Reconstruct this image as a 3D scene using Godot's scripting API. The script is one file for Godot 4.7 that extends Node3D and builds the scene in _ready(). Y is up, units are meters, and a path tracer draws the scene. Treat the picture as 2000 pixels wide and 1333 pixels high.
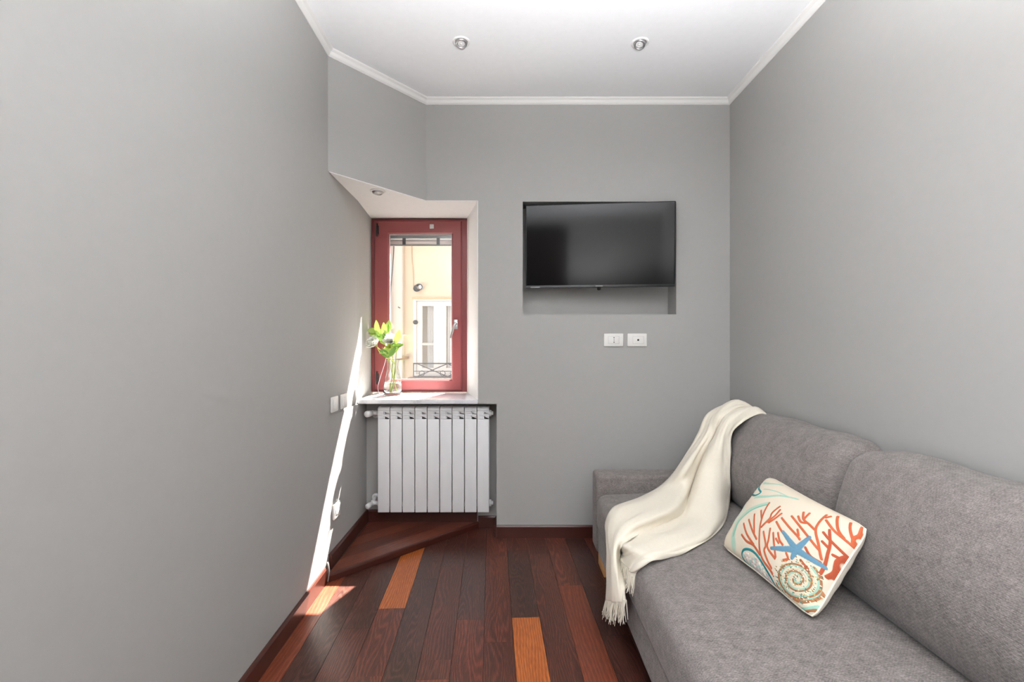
extends Node3D
# Coordinates used below: x to the right, y up from the floor, d = depth into the room away from the camera (world z = -d).

const EYE := 1.208
const FOCAL := 889.0
const SUN_ENERGY := 24.0
const SKY_ENERGY := 2.5
const EXPOSURE := 1.07

var rng := RandomNumberGenerator.new()
var taken := {}
var M := {}

# ------------------------------------------------------------------ helpers
func P(x: float, y: float, d: float) -> Vector3:
	return Vector3(x, y, -d)

func at_d(px: float, py: float, d: float) -> Vector3:      # a picture point at a known depth
	return P((px - 1000.0) * d / FOCAL, EYE - (py - 666.5) * d / FOCAL, d)

func at_h(px: float, py: float, h: float) -> Vector3:      # a picture point on a known level
	return at_d(px, py, (EYE - h) * FOCAL / (py - 666.5))

func at_x(px: float, py: float, x: float) -> Vector3:      # a picture point on a known upright plane
	return at_d(px, py, x * FOCAL / (px - 1000.0))

func new_st() -> SurfaceTool:
	var st := SurfaceTool.new()
	st.begin(Mesh.PRIMITIVE_TRIANGLES)
	st.set_smooth_group(-1)
	return st

func tri(st: SurfaceTool, a: Vector3, b: Vector3, c: Vector3, out: Vector3) -> void:
	if (b - a).cross(c - a).dot(out) > 0.0:
		st.add_vertex(a); st.add_vertex(c); st.add_vertex(b)
	else:
		st.add_vertex(a); st.add_vertex(b); st.add_vertex(c)

func quad(st: SurfaceTool, a: Vector3, b: Vector3, c: Vector3, d: Vector3, out: Vector3) -> void:
	tri(st, a, b, c, out)
	tri(st, a, c, d, out)

func commit(st: SurfaceTool) -> ArrayMesh:
	st.generate_normals()
	return st.commit()

func numbered(called: String) -> String:
	if not taken.has(called):
		taken[called] = 0
		return called
	taken[called] += 1
	return "%s_%03d" % [called, taken[called]]

func tag(o: Node3D, label: String, category: String, group := "") -> void:
	o.set_meta("label", label)
	o.set_meta("category", category)
	if group != "":
		o.set_meta("group", group)

func thing(called: String, label: String, category: String, at: Vector3, group := "") -> Node3D:
	var o := Node3D.new()
	o.name = numbered(called)
	add_child(o)
	o.position = at
	tag(o, label, category, group)
	return o

func structure(called: String, at := Vector3.ZERO) -> Node3D:
	var o := Node3D.new()
	o.name = numbered(called)
	add_child(o)
	o.position = at
	o.set_meta("kind", "structure")
	return o

# geometry is written in world coordinates; the part is shifted back by its parents' places
func part(called: String, mesh: Mesh, m: Material, parent: Node3D, label := "") -> MeshInstance3D:
	var o := MeshInstance3D.new()
	o.name = called
	o.mesh = mesh
	o.material_override = m
	o.cast_shadow = GeometryInstance3D.SHADOW_CASTING_SETTING_ON
	parent.add_child(o, true)
	if parent != self:
		o.position = -world_of(parent)
	if label != "":
		o.set_meta("label", label)
	return o

func world_of(o: Node3D) -> Vector3:
	var p := Vector3.ZERO
	var n: Node = o
	while n != self:
		p += (n as Node3D).position
		n = n.get_parent()
	return p

func struct_mesh(called: String, mesh: Mesh, m: Material) -> MeshInstance3D:
	var o := part(numbered(called), mesh, m, self)
	o.set_meta("kind", "structure")
	return o

func basis_box(st: SurfaceTool, c: Vector3, bx: Vector3, by: Vector3, bz: Vector3) -> void:   # half axes
	var s := [-1.0, 1.0]
	for k in 3:
		var n: Vector3 = [bx, by, bz][k]
		var u: Vector3 = [by, bz, bx][k]
		var v: Vector3 = [bz, bx, by][k]
		for q in s:
			var o: Vector3 = c + n * q
			st.set_smooth_group(-1)
			quad(st, o - u - v, o + u - v, o + u + v, o - u + v, n * q)

func box(st: SurfaceTool, x0: float, x1: float, y0: float, y1: float, d0: float, d1: float) -> void:
	basis_box(st, P((x0 + x1) / 2, (y0 + y1) / 2, (d0 + d1) / 2), Vector3((x1 - x0) / 2, 0, 0), Vector3(0, (y1 - y0) / 2, 0), Vector3(0, 0, (d1 - d0) / 2))

func box_mesh(x0: float, x1: float, y0: float, y1: float, d0: float, d1: float) -> ArrayMesh:
	var st := new_st()
	box(st, x0, x1, y0, y1, d0, d1)
	return commit(st)

# box with rounded edges; n cells on each face; shape is an optional deformation of world points
func soft_box(st: SurfaceTool, x0: float, x1: float, y0: float, y1: float, d0: float, d1: float, r: float, n := 4, shape = null) -> void:
	var c := P((x0 + x1) / 2, (y0 + y1) / 2, (d0 + d1) / 2)
	var h := Vector3((x1 - x0) / 2, (y1 - y0) / 2, (d1 - d0) / 2)
	st.set_smooth_group(1)
	var axes := [Vector3.RIGHT, Vector3.UP, Vector3.BACK]
	for k in 3:
		for q in [-1.0, 1.0]:
			var nn: Vector3 = axes[k] * q
			var u: Vector3 = axes[(k + 1) % 3]
			var v: Vector3 = axes[(k + 2) % 3]
			var cells := []
			for i in n + 1:
				var row := []
				for j in n + 1:
					var su := edge_step(i, n, r / h.dot(u.abs()))
					var sv := edge_step(j, n, r / h.dot(v.abs()))
					var p: Vector3 = (nn + u * su + v * sv) * h
					var inner: Vector3 = p.clamp(-(h - Vector3.ONE * r), h - Vector3.ONE * r)
					p = inner + (p - inner).normalized() * r
					row.append(p)
				cells.append(row)
			for i in n:
				for j in n:
					var a: Vector3 = cells[i][j]
					var b: Vector3 = cells[i + 1][j]
					var cc: Vector3 = cells[i + 1][j + 1]
					var dd: Vector3 = cells[i][j + 1]
					if shape != null:
						quad(st, shape.call(a + c), shape.call(b + c), shape.call(cc + c), shape.call(dd + c), nn)
					else:
						quad(st, a + c, b + c, cc + c, dd + c, nn)

func edge_step(i: int, n: int, share: float) -> float:       # more cells near the rounded edges
	var k := 2 if n < 8 else 4
	if i <= k:
		return -1.0 + share * (1.0 - cos(PI / 2 * float(i) / k)) if n >= 8 else -1.0 + share * float(i) / k
	if i >= n - k:
		return 1.0 - (share * (1.0 - cos(PI / 2 * float(n - i) / k)) if n >= 8 else share * float(n - i) / k)
	return lerpf(-1.0 + share, 1.0 - share, float(i - k) / (n - 2 * k))

func soft_mesh(x0: float, x1: float, y0: float, y1: float, d0: float, d1: float, r: float, n := 5, shape = null) -> ArrayMesh:
	var st := new_st()
	soft_box(st, x0, x1, y0, y1, d0, d1, r, n, shape)
	return commit(st)

func prism(st: SurfaceTool, plan: Array, y0: float, y1: float) -> void:    # plan: Vector2(x, d)
	var poly := PackedVector2Array(plan)
	var mid := Vector2.ZERO
	for p in poly:
		mid += p / poly.size()
	st.set_smooth_group(-1)
	var ids := Geometry2D.triangulate_polygon(poly)
	for k in range(0, ids.size(), 3):
		var a := poly[ids[k]]
		var b := poly[ids[k + 1]]
		var c := poly[ids[k + 2]]
		tri(st, P(a.x, y1, a.y), P(b.x, y1, b.y), P(c.x, y1, c.y), Vector3.UP)
		tri(st, P(a.x, y0, a.y), P(b.x, y0, b.y), P(c.x, y0, c.y), Vector3.DOWN)
	var turn := -1.0 if Geometry2D.is_polygon_clockwise(poly) else 1.0
	for k in poly.size():
		var a := poly[k]
		var b := poly[(k + 1) % poly.size()]
		var n := Vector2(b.y - a.y, a.x - b.x) * turn
		quad(st, P(a.x, y0, a.y), P(b.x, y0, b.y), P(b.x, y1, b.y), P(a.x, y1, a.y), Vector3(n.x, 0, -n.y))

func prism_mesh(plan: Array, y0: float, y1: float) -> ArrayMesh:
	var st := new_st()
	prism(st, plan, y0, y1)
	return commit(st)

# a moulding: profile points (inward, y) swept along the plan path (x, d); inward is to the right of the path
func moulding(path: Array, profile: Array, smooth := false) -> ArrayMesh:
	var st := new_st()
	var rings := []
	for k in path.size():
		var p: Vector2 = path[k]
		var before: Vector2 = (p - path[k - 1]).normalized() if k > 0 else (path[1] - p).normalized()
		var after: Vector2 = (path[k + 1] - p).normalized() if k < path.size() - 1 else before
		var n0 := Vector2(before.y, -before.x)
		var n1 := Vector2(after.y, -after.x)
		var m := (n0 + n1).normalized()
		m /= maxf(0.3, m.dot(n0))
		var ring := []
		for q in profile:
			ring.append(P(p.x + m.x * q.x, q.y, p.y + m.y * q.x))
		rings.append(ring)
	var mid := Vector2.ZERO
	for q in profile:
		mid += q / profile.size()
	for k in path.size() - 1:
		var centre := Vector3.ZERO
		for q in profile.size():
			centre += (rings[k][q] + rings[k + 1][q]) / (2.0 * profile.size())
		for q in profile.size():
			var q2 := (q + 1) % profile.size()
			st.set_smooth_group(1 if smooth else -1)
			var a: Vector3 = rings[k][q]
			var b: Vector3 = rings[k][q2]
			var c: Vector3 = rings[k + 1][q2]
			var e: Vector3 = rings[k + 1][q]
			quad(st, a, b, c, e, (a + b + c + e) / 4.0 - centre)
	for k in [0, path.size() - 1]:
		for q in range(1, profile.size() - 1):
			st.set_smooth_group(-1)
			tri(st, rings[k][0], rings[k][q], rings[k][q + 1], Vector3(0, 0, 1 if k == 0 else -1))
	return commit(st)

func tube(st: SurfaceTool, pts: Array, r0: float, r1: float, sides := 6, closed := false) -> void:
	st.set_smooth_group(1)
	var rings := []
	var up := Vector3(0.31, 0.87, 0.39).normalized()
	for k in pts.size():
		var p: Vector3 = pts[k]
		var nxt: Vector3 = pts[(k + 1) % pts.size()] if closed else pts[mini(k + 1, pts.size() - 1)]
		var prv: Vector3 = pts[(k - 1 + pts.size()) % pts.size()] if closed else pts[maxi(k - 1, 0)]
		var t := (nxt - prv).normalized()
		var u := (up - t * up.dot(t)).normalized()
		up = u
		var v := t.cross(u)
		var r := lerpf(r0, r1, float(k) / maxi(1, pts.size() - 1))
		var ring := []
		for s in sides:
			var a := TAU * s / sides
			ring.append(p + (u * cos(a) + v * sin(a)) * r)
		rings.append(ring)
	for k in (pts.size() if closed else pts.size() - 1):
		var k2 := (k + 1) % pts.size()
		for s in sides:
			var s2 := (s + 1) % sides
			var mid: Vector3 = (rings[k][s] + rings[k][s2]) / 2.0 - pts[k]
			quad(st, rings[k][s], rings[k][s2], rings[k2][s2], rings[k2][s], mid)
	if not closed:
		for k in [0, pts.size() - 1]:
			var out: Vector3 = pts[0] - pts[1] if k == 0 else pts[k] - pts[k - 1]
			st.set_smooth_group(-1)
			for s in range(1, sides - 1):
				tri(st, rings[k][0], rings[k][s], rings[k][s + 1], out)

func tube_mesh(pts: Array, r0: float, r1: float, sides := 8, closed := false) -> ArrayMesh:
	var st := new_st()
	tube(st, pts, r0, r1, sides, closed)
	return commit(st)

# profile: Vector2(radius, along) turned round the axis through base
func lathe(st: SurfaceTool, base: Vector3, axis: Vector3, profile: Array, sides := 24, smooth := true) -> void:
	var t := axis.normalized()
	var u := t.cross(Vector3.RIGHT if absf(t.x) < 0.8 else Vector3.UP).normalized()
	var v := t.cross(u)
	for k in profile.size() - 1:
		var a: Vector2 = profile[k]
		var b: Vector2 = profile[k + 1]
		for s in sides:
			var f := TAU * s / sides
			var g := TAU * (s + 1) / sides
			var df := u * cos(f) + v * sin(f)
			var dg := u * cos(g) + v * sin(g)
			var out := (df + dg) * (b.y - a.y) + t * (a.x - b.x) * 2.0
			st.set_smooth_group(1 if smooth else -1)
			if a.x > 1e-6:
				tri(st, base + t * a.y + df * a.x, base + t * a.y + dg * a.x, base + t * b.y + dg * b.x, out)
			if b.x > 1e-6:
				tri(st, base + t * a.y + df * a.x, base + t * b.y + dg * b.x, base + t * b.y + df * b.x, out)

func lathe_mesh(base: Vector3, axis: Vector3, profile: Array, sides := 24, smooth := true) -> ArrayMesh:
	var st := new_st()
	lathe(st, base, axis, profile, sides, smooth)
	return commit(st)

func spline(pts: Array, steps: int) -> Array:
	var out := []
	for k in pts.size() - 1:
		for s in steps:
			out.append(catmull(pts, k, float(s) / steps))
	out.append(pts[-1])
	return out

func catmull(pts: Array, k: int, t: float) -> Variant:
	var a = pts[maxi(k - 1, 0)]
	var b = pts[k]
	var c = pts[mini(k + 1, pts.size() - 1)]
	var e = pts[mini(k + 2, pts.size() - 1)]
	return 0.5 * (b * 2.0 + (c - a) * t + (a * 2.0 - b * 5.0 + c * 4.0 - e) * t * t + (b * 3.0 - a - c * 3.0 + e) * t * t * t)

func mat(c: Color, rough := 0.6, metal := 0.0) -> StandardMaterial3D:
	var m := StandardMaterial3D.new()
	m.albedo_color = c
	m.roughness = rough
	m.metallic = metal
	return m

func rgb(r: float, g: float, b: float) -> Color:
	return Color(r / 255.0, g / 255.0, b / 255.0)

# ------------------------------------------------------------------ textures
func noise(freq: float, seed_: int, octaves := 3) -> FastNoiseLite:
	var f := FastNoiseLite.new()
	f.noise_type = FastNoiseLite.TYPE_SIMPLEX_SMOOTH
	f.frequency = freq
	f.seed = seed_
	f.fractal_octaves = octaves
	return f

func wood_texture(dark: Color, light: Color, seed_: int, lines: float, wave: float) -> ImageTexture:
	var w := 384
	var h := 1024
	var im := Image.create(w, h, false, Image.FORMAT_RGB8)
	var low := noise(1.0, seed_, 2)
	var fine := noise(1.0, seed_ + 7, 2)
	for y in h:
		var ym := float(y) / h * 1.2
		for x in w:
			var xm := float(x) / w * 0.36
			var bend := low.get_noise_2d(xm * 9.0, ym * 1.5) * wave
			var ring := 0.5 + 0.5 * sin((xm + bend) * lines)
			ring = pow(ring, 1.6)
			var pore := fine.get_noise_2d(xm * 700.0, ym * 16.0)
			var tone := low.get_noise_2d(xm * 5.0 + 40.0, ym * 0.8)
			var f := clampf(0.38 + 0.46 * (ring - 0.5) + 0.62 * pore + 0.24 * tone, 0.0, 1.0)
			im.set_pixel(x, y, dark.lerp(light, f))
	return ImageTexture.create_from_image(im)

func wood(dark: Color, light: Color, seed_: int, lines: float, wave: float, rough: float) -> StandardMaterial3D:
	var m := mat(Color.WHITE, rough)
	m.albedo_texture = wood_texture(dark, light, seed_, lines, wave)
	m.metallic_specular = 0.5
	return m

func fabric_texture(low: Color, high: Color, seed_: int) -> Array:
	var n := 512
	var im := Image.create(n, n, false, Image.FORMAT_RGB8)
	var bump := Image.create(n, n, false, Image.FORMAT_RGB8)
	var r := RandomNumberGenerator.new()
	r.seed = seed_
	var cloud := noise(0.02, seed_, 2)
	for y in n:
		var run := 0
		var tone := 0.5
		for x in n:
			if run <= 0:
				run = r.randi_range(2, 7)
				tone = r.randf()
			run -= 1
			var weave := 0.5 + 0.25 * sin(x * TAU / 8.0) * (1.0 if (y / 4) % 2 == 0 else -1.0) + 0.25 * sin(y * TAU / 4.0)
			var f := clampf(0.5 * tone + 0.25 * r.randf() + 0.25 * weave + 0.12 * cloud.get_noise_2d(x, y), 0.0, 1.0)
			im.set_pixel(x, y, low.lerp(high, f))
			bump.set_pixel(x, y, Color.from_hsv(0, 0, clampf(weave * 0.7 + tone * 0.3, 0, 1)))
	return [ImageTexture.create_from_image(im), ImageTexture.create_from_image(bump)]

func fabric(low: Color, high: Color, seed_: int, span: float, relief: float) -> StandardMaterial3D:
	var t := fabric_texture(low, high, seed_)
	var m := mat(Color.WHITE, 0.95)
	m.albedo_texture = t[0]
	m.heightmap_enabled = true
	m.heightmap_texture = t[1]
	m.heightmap_scale = relief
	m.uv1_triplanar = true
	m.uv1_scale = Vector3.ONE / span
	m.metallic_specular = 0.25
	m.rim_enabled = true
	m.rim = 0.3
	m.rim_tint = 0.6
	return m

var plaster_grain: NoiseTexture2D

func plaster(c: Color, _seed: int) -> StandardMaterial3D:      # rolled paint: an even colour with a faint mottle
	if plaster_grain == null:
		var g := Gradient.new()
		g.set_color(0, Color(0.988, 0.988, 0.988))
		g.set_color(1, Color(1, 1, 1))
		plaster_grain = NoiseTexture2D.new()
		plaster_grain.width = 512
		plaster_grain.height = 512
		plaster_grain.seamless = true
		plaster_grain.noise = noise(0.03, 3, 5)
		plaster_grain.color_ramp = g
	var m := mat(c, 0.75)
	m.albedo_texture = plaster_grain
	m.uv1_triplanar = true
	m.uv1_world_triplanar = true
	m.uv1_scale = Vector3.ONE * 1.3
	m.metallic_specular = 0.35
	return m

func make_materials() -> void:
	M.wall = plaster(rgb(169, 168, 165), 3)
	M.ceiling = plaster(rgb(246, 247, 248), 5)
	M.white_wall = plaster(rgb(248, 248, 248), 6)
	M.crown = mat(rgb(228, 227, 224), 0.6)
	M.planks = [
		wood(rgb(52, 24, 18), rgb(122, 68, 50), 11, 520.0, 0.035, 0.3),
		wood(rgb(58, 26, 19), rgb(134, 72, 52), 23, 420.0, 0.05, 0.32),
		wood(rgb(42, 22, 18), rgb(108, 66, 54), 37, 610.0, 0.055, 0.29),
		wood(rgb(92, 42, 27), rgb(142, 74, 49), 41, 400.0, 0.02, 0.31),
		wood(rgb(132, 66, 26), rgb(200, 116, 58), 53, 560.0, 0.015, 0.31)]
	M.base_wood = wood(rgb(56, 27, 21), rgb(88, 45, 34), 61, 300.0, 0.02, 0.3)
	M.step_wood = [wood(rgb(80, 40, 30), rgb(132, 74, 54), 71, 420.0, 0.02, 0.28), wood(rgb(66, 32, 24), rgb(112, 62, 46), 77, 380.0, 0.03, 0.3)]
	M.sofa = fabric(rgb(74, 69, 67), rgb(166, 158, 153), 91, 0.52, 0.07)
	M.throw = fabric(rgb(228, 219, 200), rgb(246, 239, 224), 92, 0.2, 0.03)
	M.fringe = mat(rgb(238, 230, 212), 0.9)
	M.red_frame = mat(rgb(142, 70, 71), 0.4)
	M.metal = mat(rgb(196, 196, 198), 0.28, 1.0)
	M.dark_metal = mat(rgb(60, 60, 62), 0.4, 0.7)
	M.iron = mat(rgb(50, 50, 54), 0.6, 0.3)
	M.radiator = mat(rgb(232, 233, 235), 0.32)
	M.valve = mat(rgb(240, 240, 240), 0.35)
	M.plate = mat(rgb(236, 235, 230), 0.35)
	M.plate_grey = mat(rgb(196, 196, 196), 0.35)
	M.hole = mat(rgb(22, 22, 22), 0.6)
	M.tv_body = mat(rgb(18, 18, 19), 0.35)
	M.tv_screen = mat(rgb(9, 9, 10), 0.1)
	M.tv_screen.metallic_specular = 0.36
	M.tv_print = mat(rgb(150, 150, 150), 0.5)
	M.leg = wood(rgb(190, 140, 90), rgb(222, 178, 128), 83, 500.0, 0.01, 0.4)
	M.marble = marble()
	M.pane = mat(Color(1, 1, 1, 0.04), 0.0)
	M.pane.transparency = BaseMaterial3D.TRANSPARENCY_ALPHA
	M.glass = mat(Color(0.97, 0.99, 0.98, 0.0), 0.0)
	M.glass.refraction_enabled = true
	M.glass.refraction_scale = 0.05
	M.water = mat(Color(0.98, 1.0, 0.99, 0.0), 0.0)
	M.water.refraction_enabled = true
	M.water.refraction_scale = 0.033
	M.leaf = mat(rgb(158, 182, 96), 0.5)
	M.leaf.backlight_enabled = true
	M.leaf.backlight = Color(0.34, 0.4, 0.18)
	M.leaf_dark = mat(rgb(92, 132, 48), 0.5)
	M.leaf_dark.backlight_enabled = true
	M.leaf_dark.backlight = Color(0.26, 0.33, 0.14)
	M.petal = mat(rgb(250, 251, 246), 0.7)
	M.petal.backlight_enabled = true
	M.petal.backlight = Color(0.5, 0.5, 0.45)
	M.lime = mat(rgb(206, 222, 112), 0.6)
	M.stem = mat(rgb(150, 158, 70), 0.6)
	M.cord = mat(rgb(225, 220, 225), 0.5)
	M.facade = plaster(rgb(196, 180, 158), 14)
	M.facade_pale = plaster(rgb(200, 192, 182), 15)
	M.facade_white = mat(rgb(206, 203, 199), 0.6)
	M.facade_pane = mat(rgb(120, 130, 138), 0.15)
	M.curtain = mat(rgb(206, 208, 211), 0.9)
	M.street = plaster(rgb(186, 182, 176), 16)
	M.own_front = plaster(rgb(98, 95, 92), 17)
	M.rust = mat(rgb(120, 84, 60), 0.8)
	M.door_wood = wood(rgb(34, 20, 15), rgb(58, 36, 27), 97, 300.0, 0.02, 0.5)
	M.lamp_white = mat(rgb(232, 232, 230), 0.4)
	M.lamp_glass = mat(rgb(214, 214, 212), 0.25)

func marble() -> StandardMaterial3D:
	var n := 512
	var im := Image.create(n, n, false, Image.FORMAT_RGB8)
	var a := noise(0.008, 201, 4)
	var b := noise(0.02, 202, 4)
	for y in n:
		for x in n:
			var vein := pow(1.0 - absf(a.get_noise_2d(x + 60.0 * b.get_noise_2d(x, y), y * 1.6)), 14.0)
			var cloud := 0.5 + 0.5 * b.get_noise_2d(x * 0.5, y * 0.5)
			im.set_pixel(x, y, rgb(238, 238, 240).lerp(rgb(196, 199, 206), clampf(0.45 * vein + 0.35 * cloud - 0.1, 0, 1)))
	var m := mat(Color.WHITE, 0.06)
	m.albedo_texture = ImageTexture.create_from_image(im)
	m.uv1_triplanar = true
	m.uv1_scale = Vector3.ONE * 1.7
	var w := NoiseTexture2D.new()
	w.width = 256
	w.height = 256
	w.seamless = true
	w.noise = noise(0.012, 204, 2)
	m.heightmap_enabled = true
	m.heightmap_texture = w
	m.heightmap_scale = 0.03
	m.metallic_specular = 0.6
	return m

# ------------------------------------------------------------------ scene
func _ready() -> void:
	rng.seed = 4242
	var cam := Camera3D.new()
	cam.name = "camera"
	cam.fov = rad_to_deg(2.0 * atan(666.5 / FOCAL))
	cam.near = 0.02
	cam.far = 200.0
	cam.position = Vector3(0, EYE, 0)
	add_child(cam)
	cam.current = true

	var env := Environment.new()
	var sky := Sky.new()
	var sm := ProceduralSkyMaterial.new()
	sm.sky_top_color = rgb(196, 214, 240)
	sm.sky_horizon_color = rgb(236, 238, 240)
	sm.ground_horizon_color = rgb(190, 184, 176)
	sm.ground_bottom_color = rgb(150, 145, 138)
	sm.energy_multiplier = SKY_ENERGY
	sky.sky_material = sm
	env.background_mode = Environment.BG_SKY
	env.sky = sky
	env.tonemap_mode = Environment.TONE_MAPPER_LINEAR
	env.tonemap_exposure = EXPOSURE
	env.sdfgi_enabled = true
	env.ssao_enabled = true
	env.ssil_enabled = true
	var we := WorldEnvironment.new()
	we.name = "surroundings"
	we.environment = env
	add_child(we)

	var sun := DirectionalLight3D.new()
	sun.name = "sun"
	sun.light_energy = SUN_ENERGY
	sun.light_color = rgb(255, 246, 236)
	sun.light_angular_distance = 0.53
	sun.shadow_enabled = true
	sun.sky_mode = DirectionalLight3D.SKY_MODE_LIGHT_ONLY
	var to := Vector3(-0.35, -1.53, 1.0).normalized()
	sun.basis = Basis.looking_at(to, Vector3.UP)
	add_child(sun)

	# daylight of the balcony window in the left wall behind the camera
	var day := AreaLight3D.new()
	day.name = "balcony_daylight"
	day.area_size = Vector2(0.96, 2.2)
	day.light_energy = 3.9
	day.light_color = rgb(240, 246, 255)
	day.area_range = 12.0
	day.shadow_enabled = true
	day.position = P(-0.99, 1.275, -0.66)
	day.basis = Basis.looking_at(Vector3.RIGHT, Vector3.UP)
	add_child(day)

	make_materials()
	build_floor()
	build_walls()
	build_window()
	build_rear()
	build_outside()
	build_step()
	build_radiator()
	build_television()
	build_wall_plates()
	build_spotlights()
	build_sofa()
	build_throw()
	build_pillow()
	build_vase()
	build_small_things()
	build_floor_lamp()

# ------------------------------------------------------------------ room shell
const LEFT_NEAR := Vector2(-0.81, -1.3)
const LEFT_BEND := Vector2(-0.938, 2.32)
const BACK := 2.8
const RIGHT := 1.34
const CEIL := 2.697
const LINTEL := 2.0755
const SILL := 0.848

func left_x(d: float) -> float:
	return lerpf(LEFT_NEAR.x, LEFT_BEND.x, (d - LEFT_NEAR.y) / (LEFT_BEND.y - LEFT_NEAR.y)) if d < LEFT_BEND.y else lerpf(-0.938, -0.942, (d - 2.32) / 0.64)

func plank_mesh(len: float, wid: float) -> ArrayMesh:
	# lies along +z from 0 to len, top at y = 0, bevelled edges; uv in metres
	var st := new_st()
	var b := 0.0012
	var t := 0.018
	var off := Vector2(rng.randf(), rng.randf())
	var ring := [Vector3(0.0003, -t, 0), Vector3(0.0003, -b, 0), Vector3(b, 0, 0), Vector3(wid - b, 0, 0), Vector3(wid - 0.0003, -b, 0), Vector3(wid - 0.0003, -t, 0)]
	for k in 5:
		var a: Vector3 = ring[k]
		var c: Vector3 = ring[k + 1]
		var n := Vector3(a.y - c.y, c.x - a.x, 0)
		var pts := [a, c, c + Vector3(0, 0, len - 0.0006), a + Vector3(0, 0, len - 0.0006)]
		for order in [[0, 1, 2], [0, 2, 3]]:
			var q := [pts[order[0]], pts[order[1]], pts[order[2]]]
			if (q[1] - q[0]).cross(q[2] - q[0]).dot(n) > 0:
				q = [q[0], q[2], q[1]]
			for p in q:
				st.set_uv(Vector2(p.x / 0.36, p.z / 1.2) + off)
				st.add_vertex(p)
	st.generate_normals()
	return st.commit()

func build_floor() -> void:
	var floor_ := structure("floor")
	part("subfloor", box_mesh(-1.2, 1.6, -0.16, -0.019, -1.45, 3.2), M.door_wood, floor_)
	# the boards run away from the camera, turned a little to the left
	var turn := 0.045
	var wid := 0.12
	for k in range(-8, 12):
		var cuts := []
		var d := -1.3 - rng.randf() * 0.6
		var kinds := []
		if k == -5:
			cuts = [-1.3, -0.5, 0.45, 1.32, 2.05, 3.0]
			kinds = [1, 0, 2, 1, 4]
		elif k == 0:
			cuts = [-1.3, -0.2, 0.95, 1.985, 2.62, 3.0]
			kinds = [0, 1, 4, 2, 0]
		elif k == 2:
			cuts = [-1.3, 0.1, 1.15, 2.247, 3.0]
			kinds = [0, 2, 3, 1]
		else:
			while d < 3.0:
				cuts.append(maxf(d, -1.3))
				kinds.append([0, 1, 2, 0, 1, 3, 2][rng.randi() % 7])
				d += rng.randf_range(0.55, 1.25)
			cuts.append(3.0)
		for c in cuts.size() - 1:
			var len: float = cuts[c + 1] - cuts[c]
			if len < 0.02:
				continue
			var o := part("plank", plank_mesh(len, wid), M.planks[kinds[c]], floor_)
			# local +z is towards the camera; start from the far end
			var far: float = cuts[c + 1]
			var x := wid * k - (far - 1.985) * turn
			o.position = P(x, 0, far)
			o.rotation.y = turn
	struct_mesh("ceiling", box_mesh(-1.2, 1.6, CEIL, CEIL + 0.15, -1.45, 3.26), M.ceiling)

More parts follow.
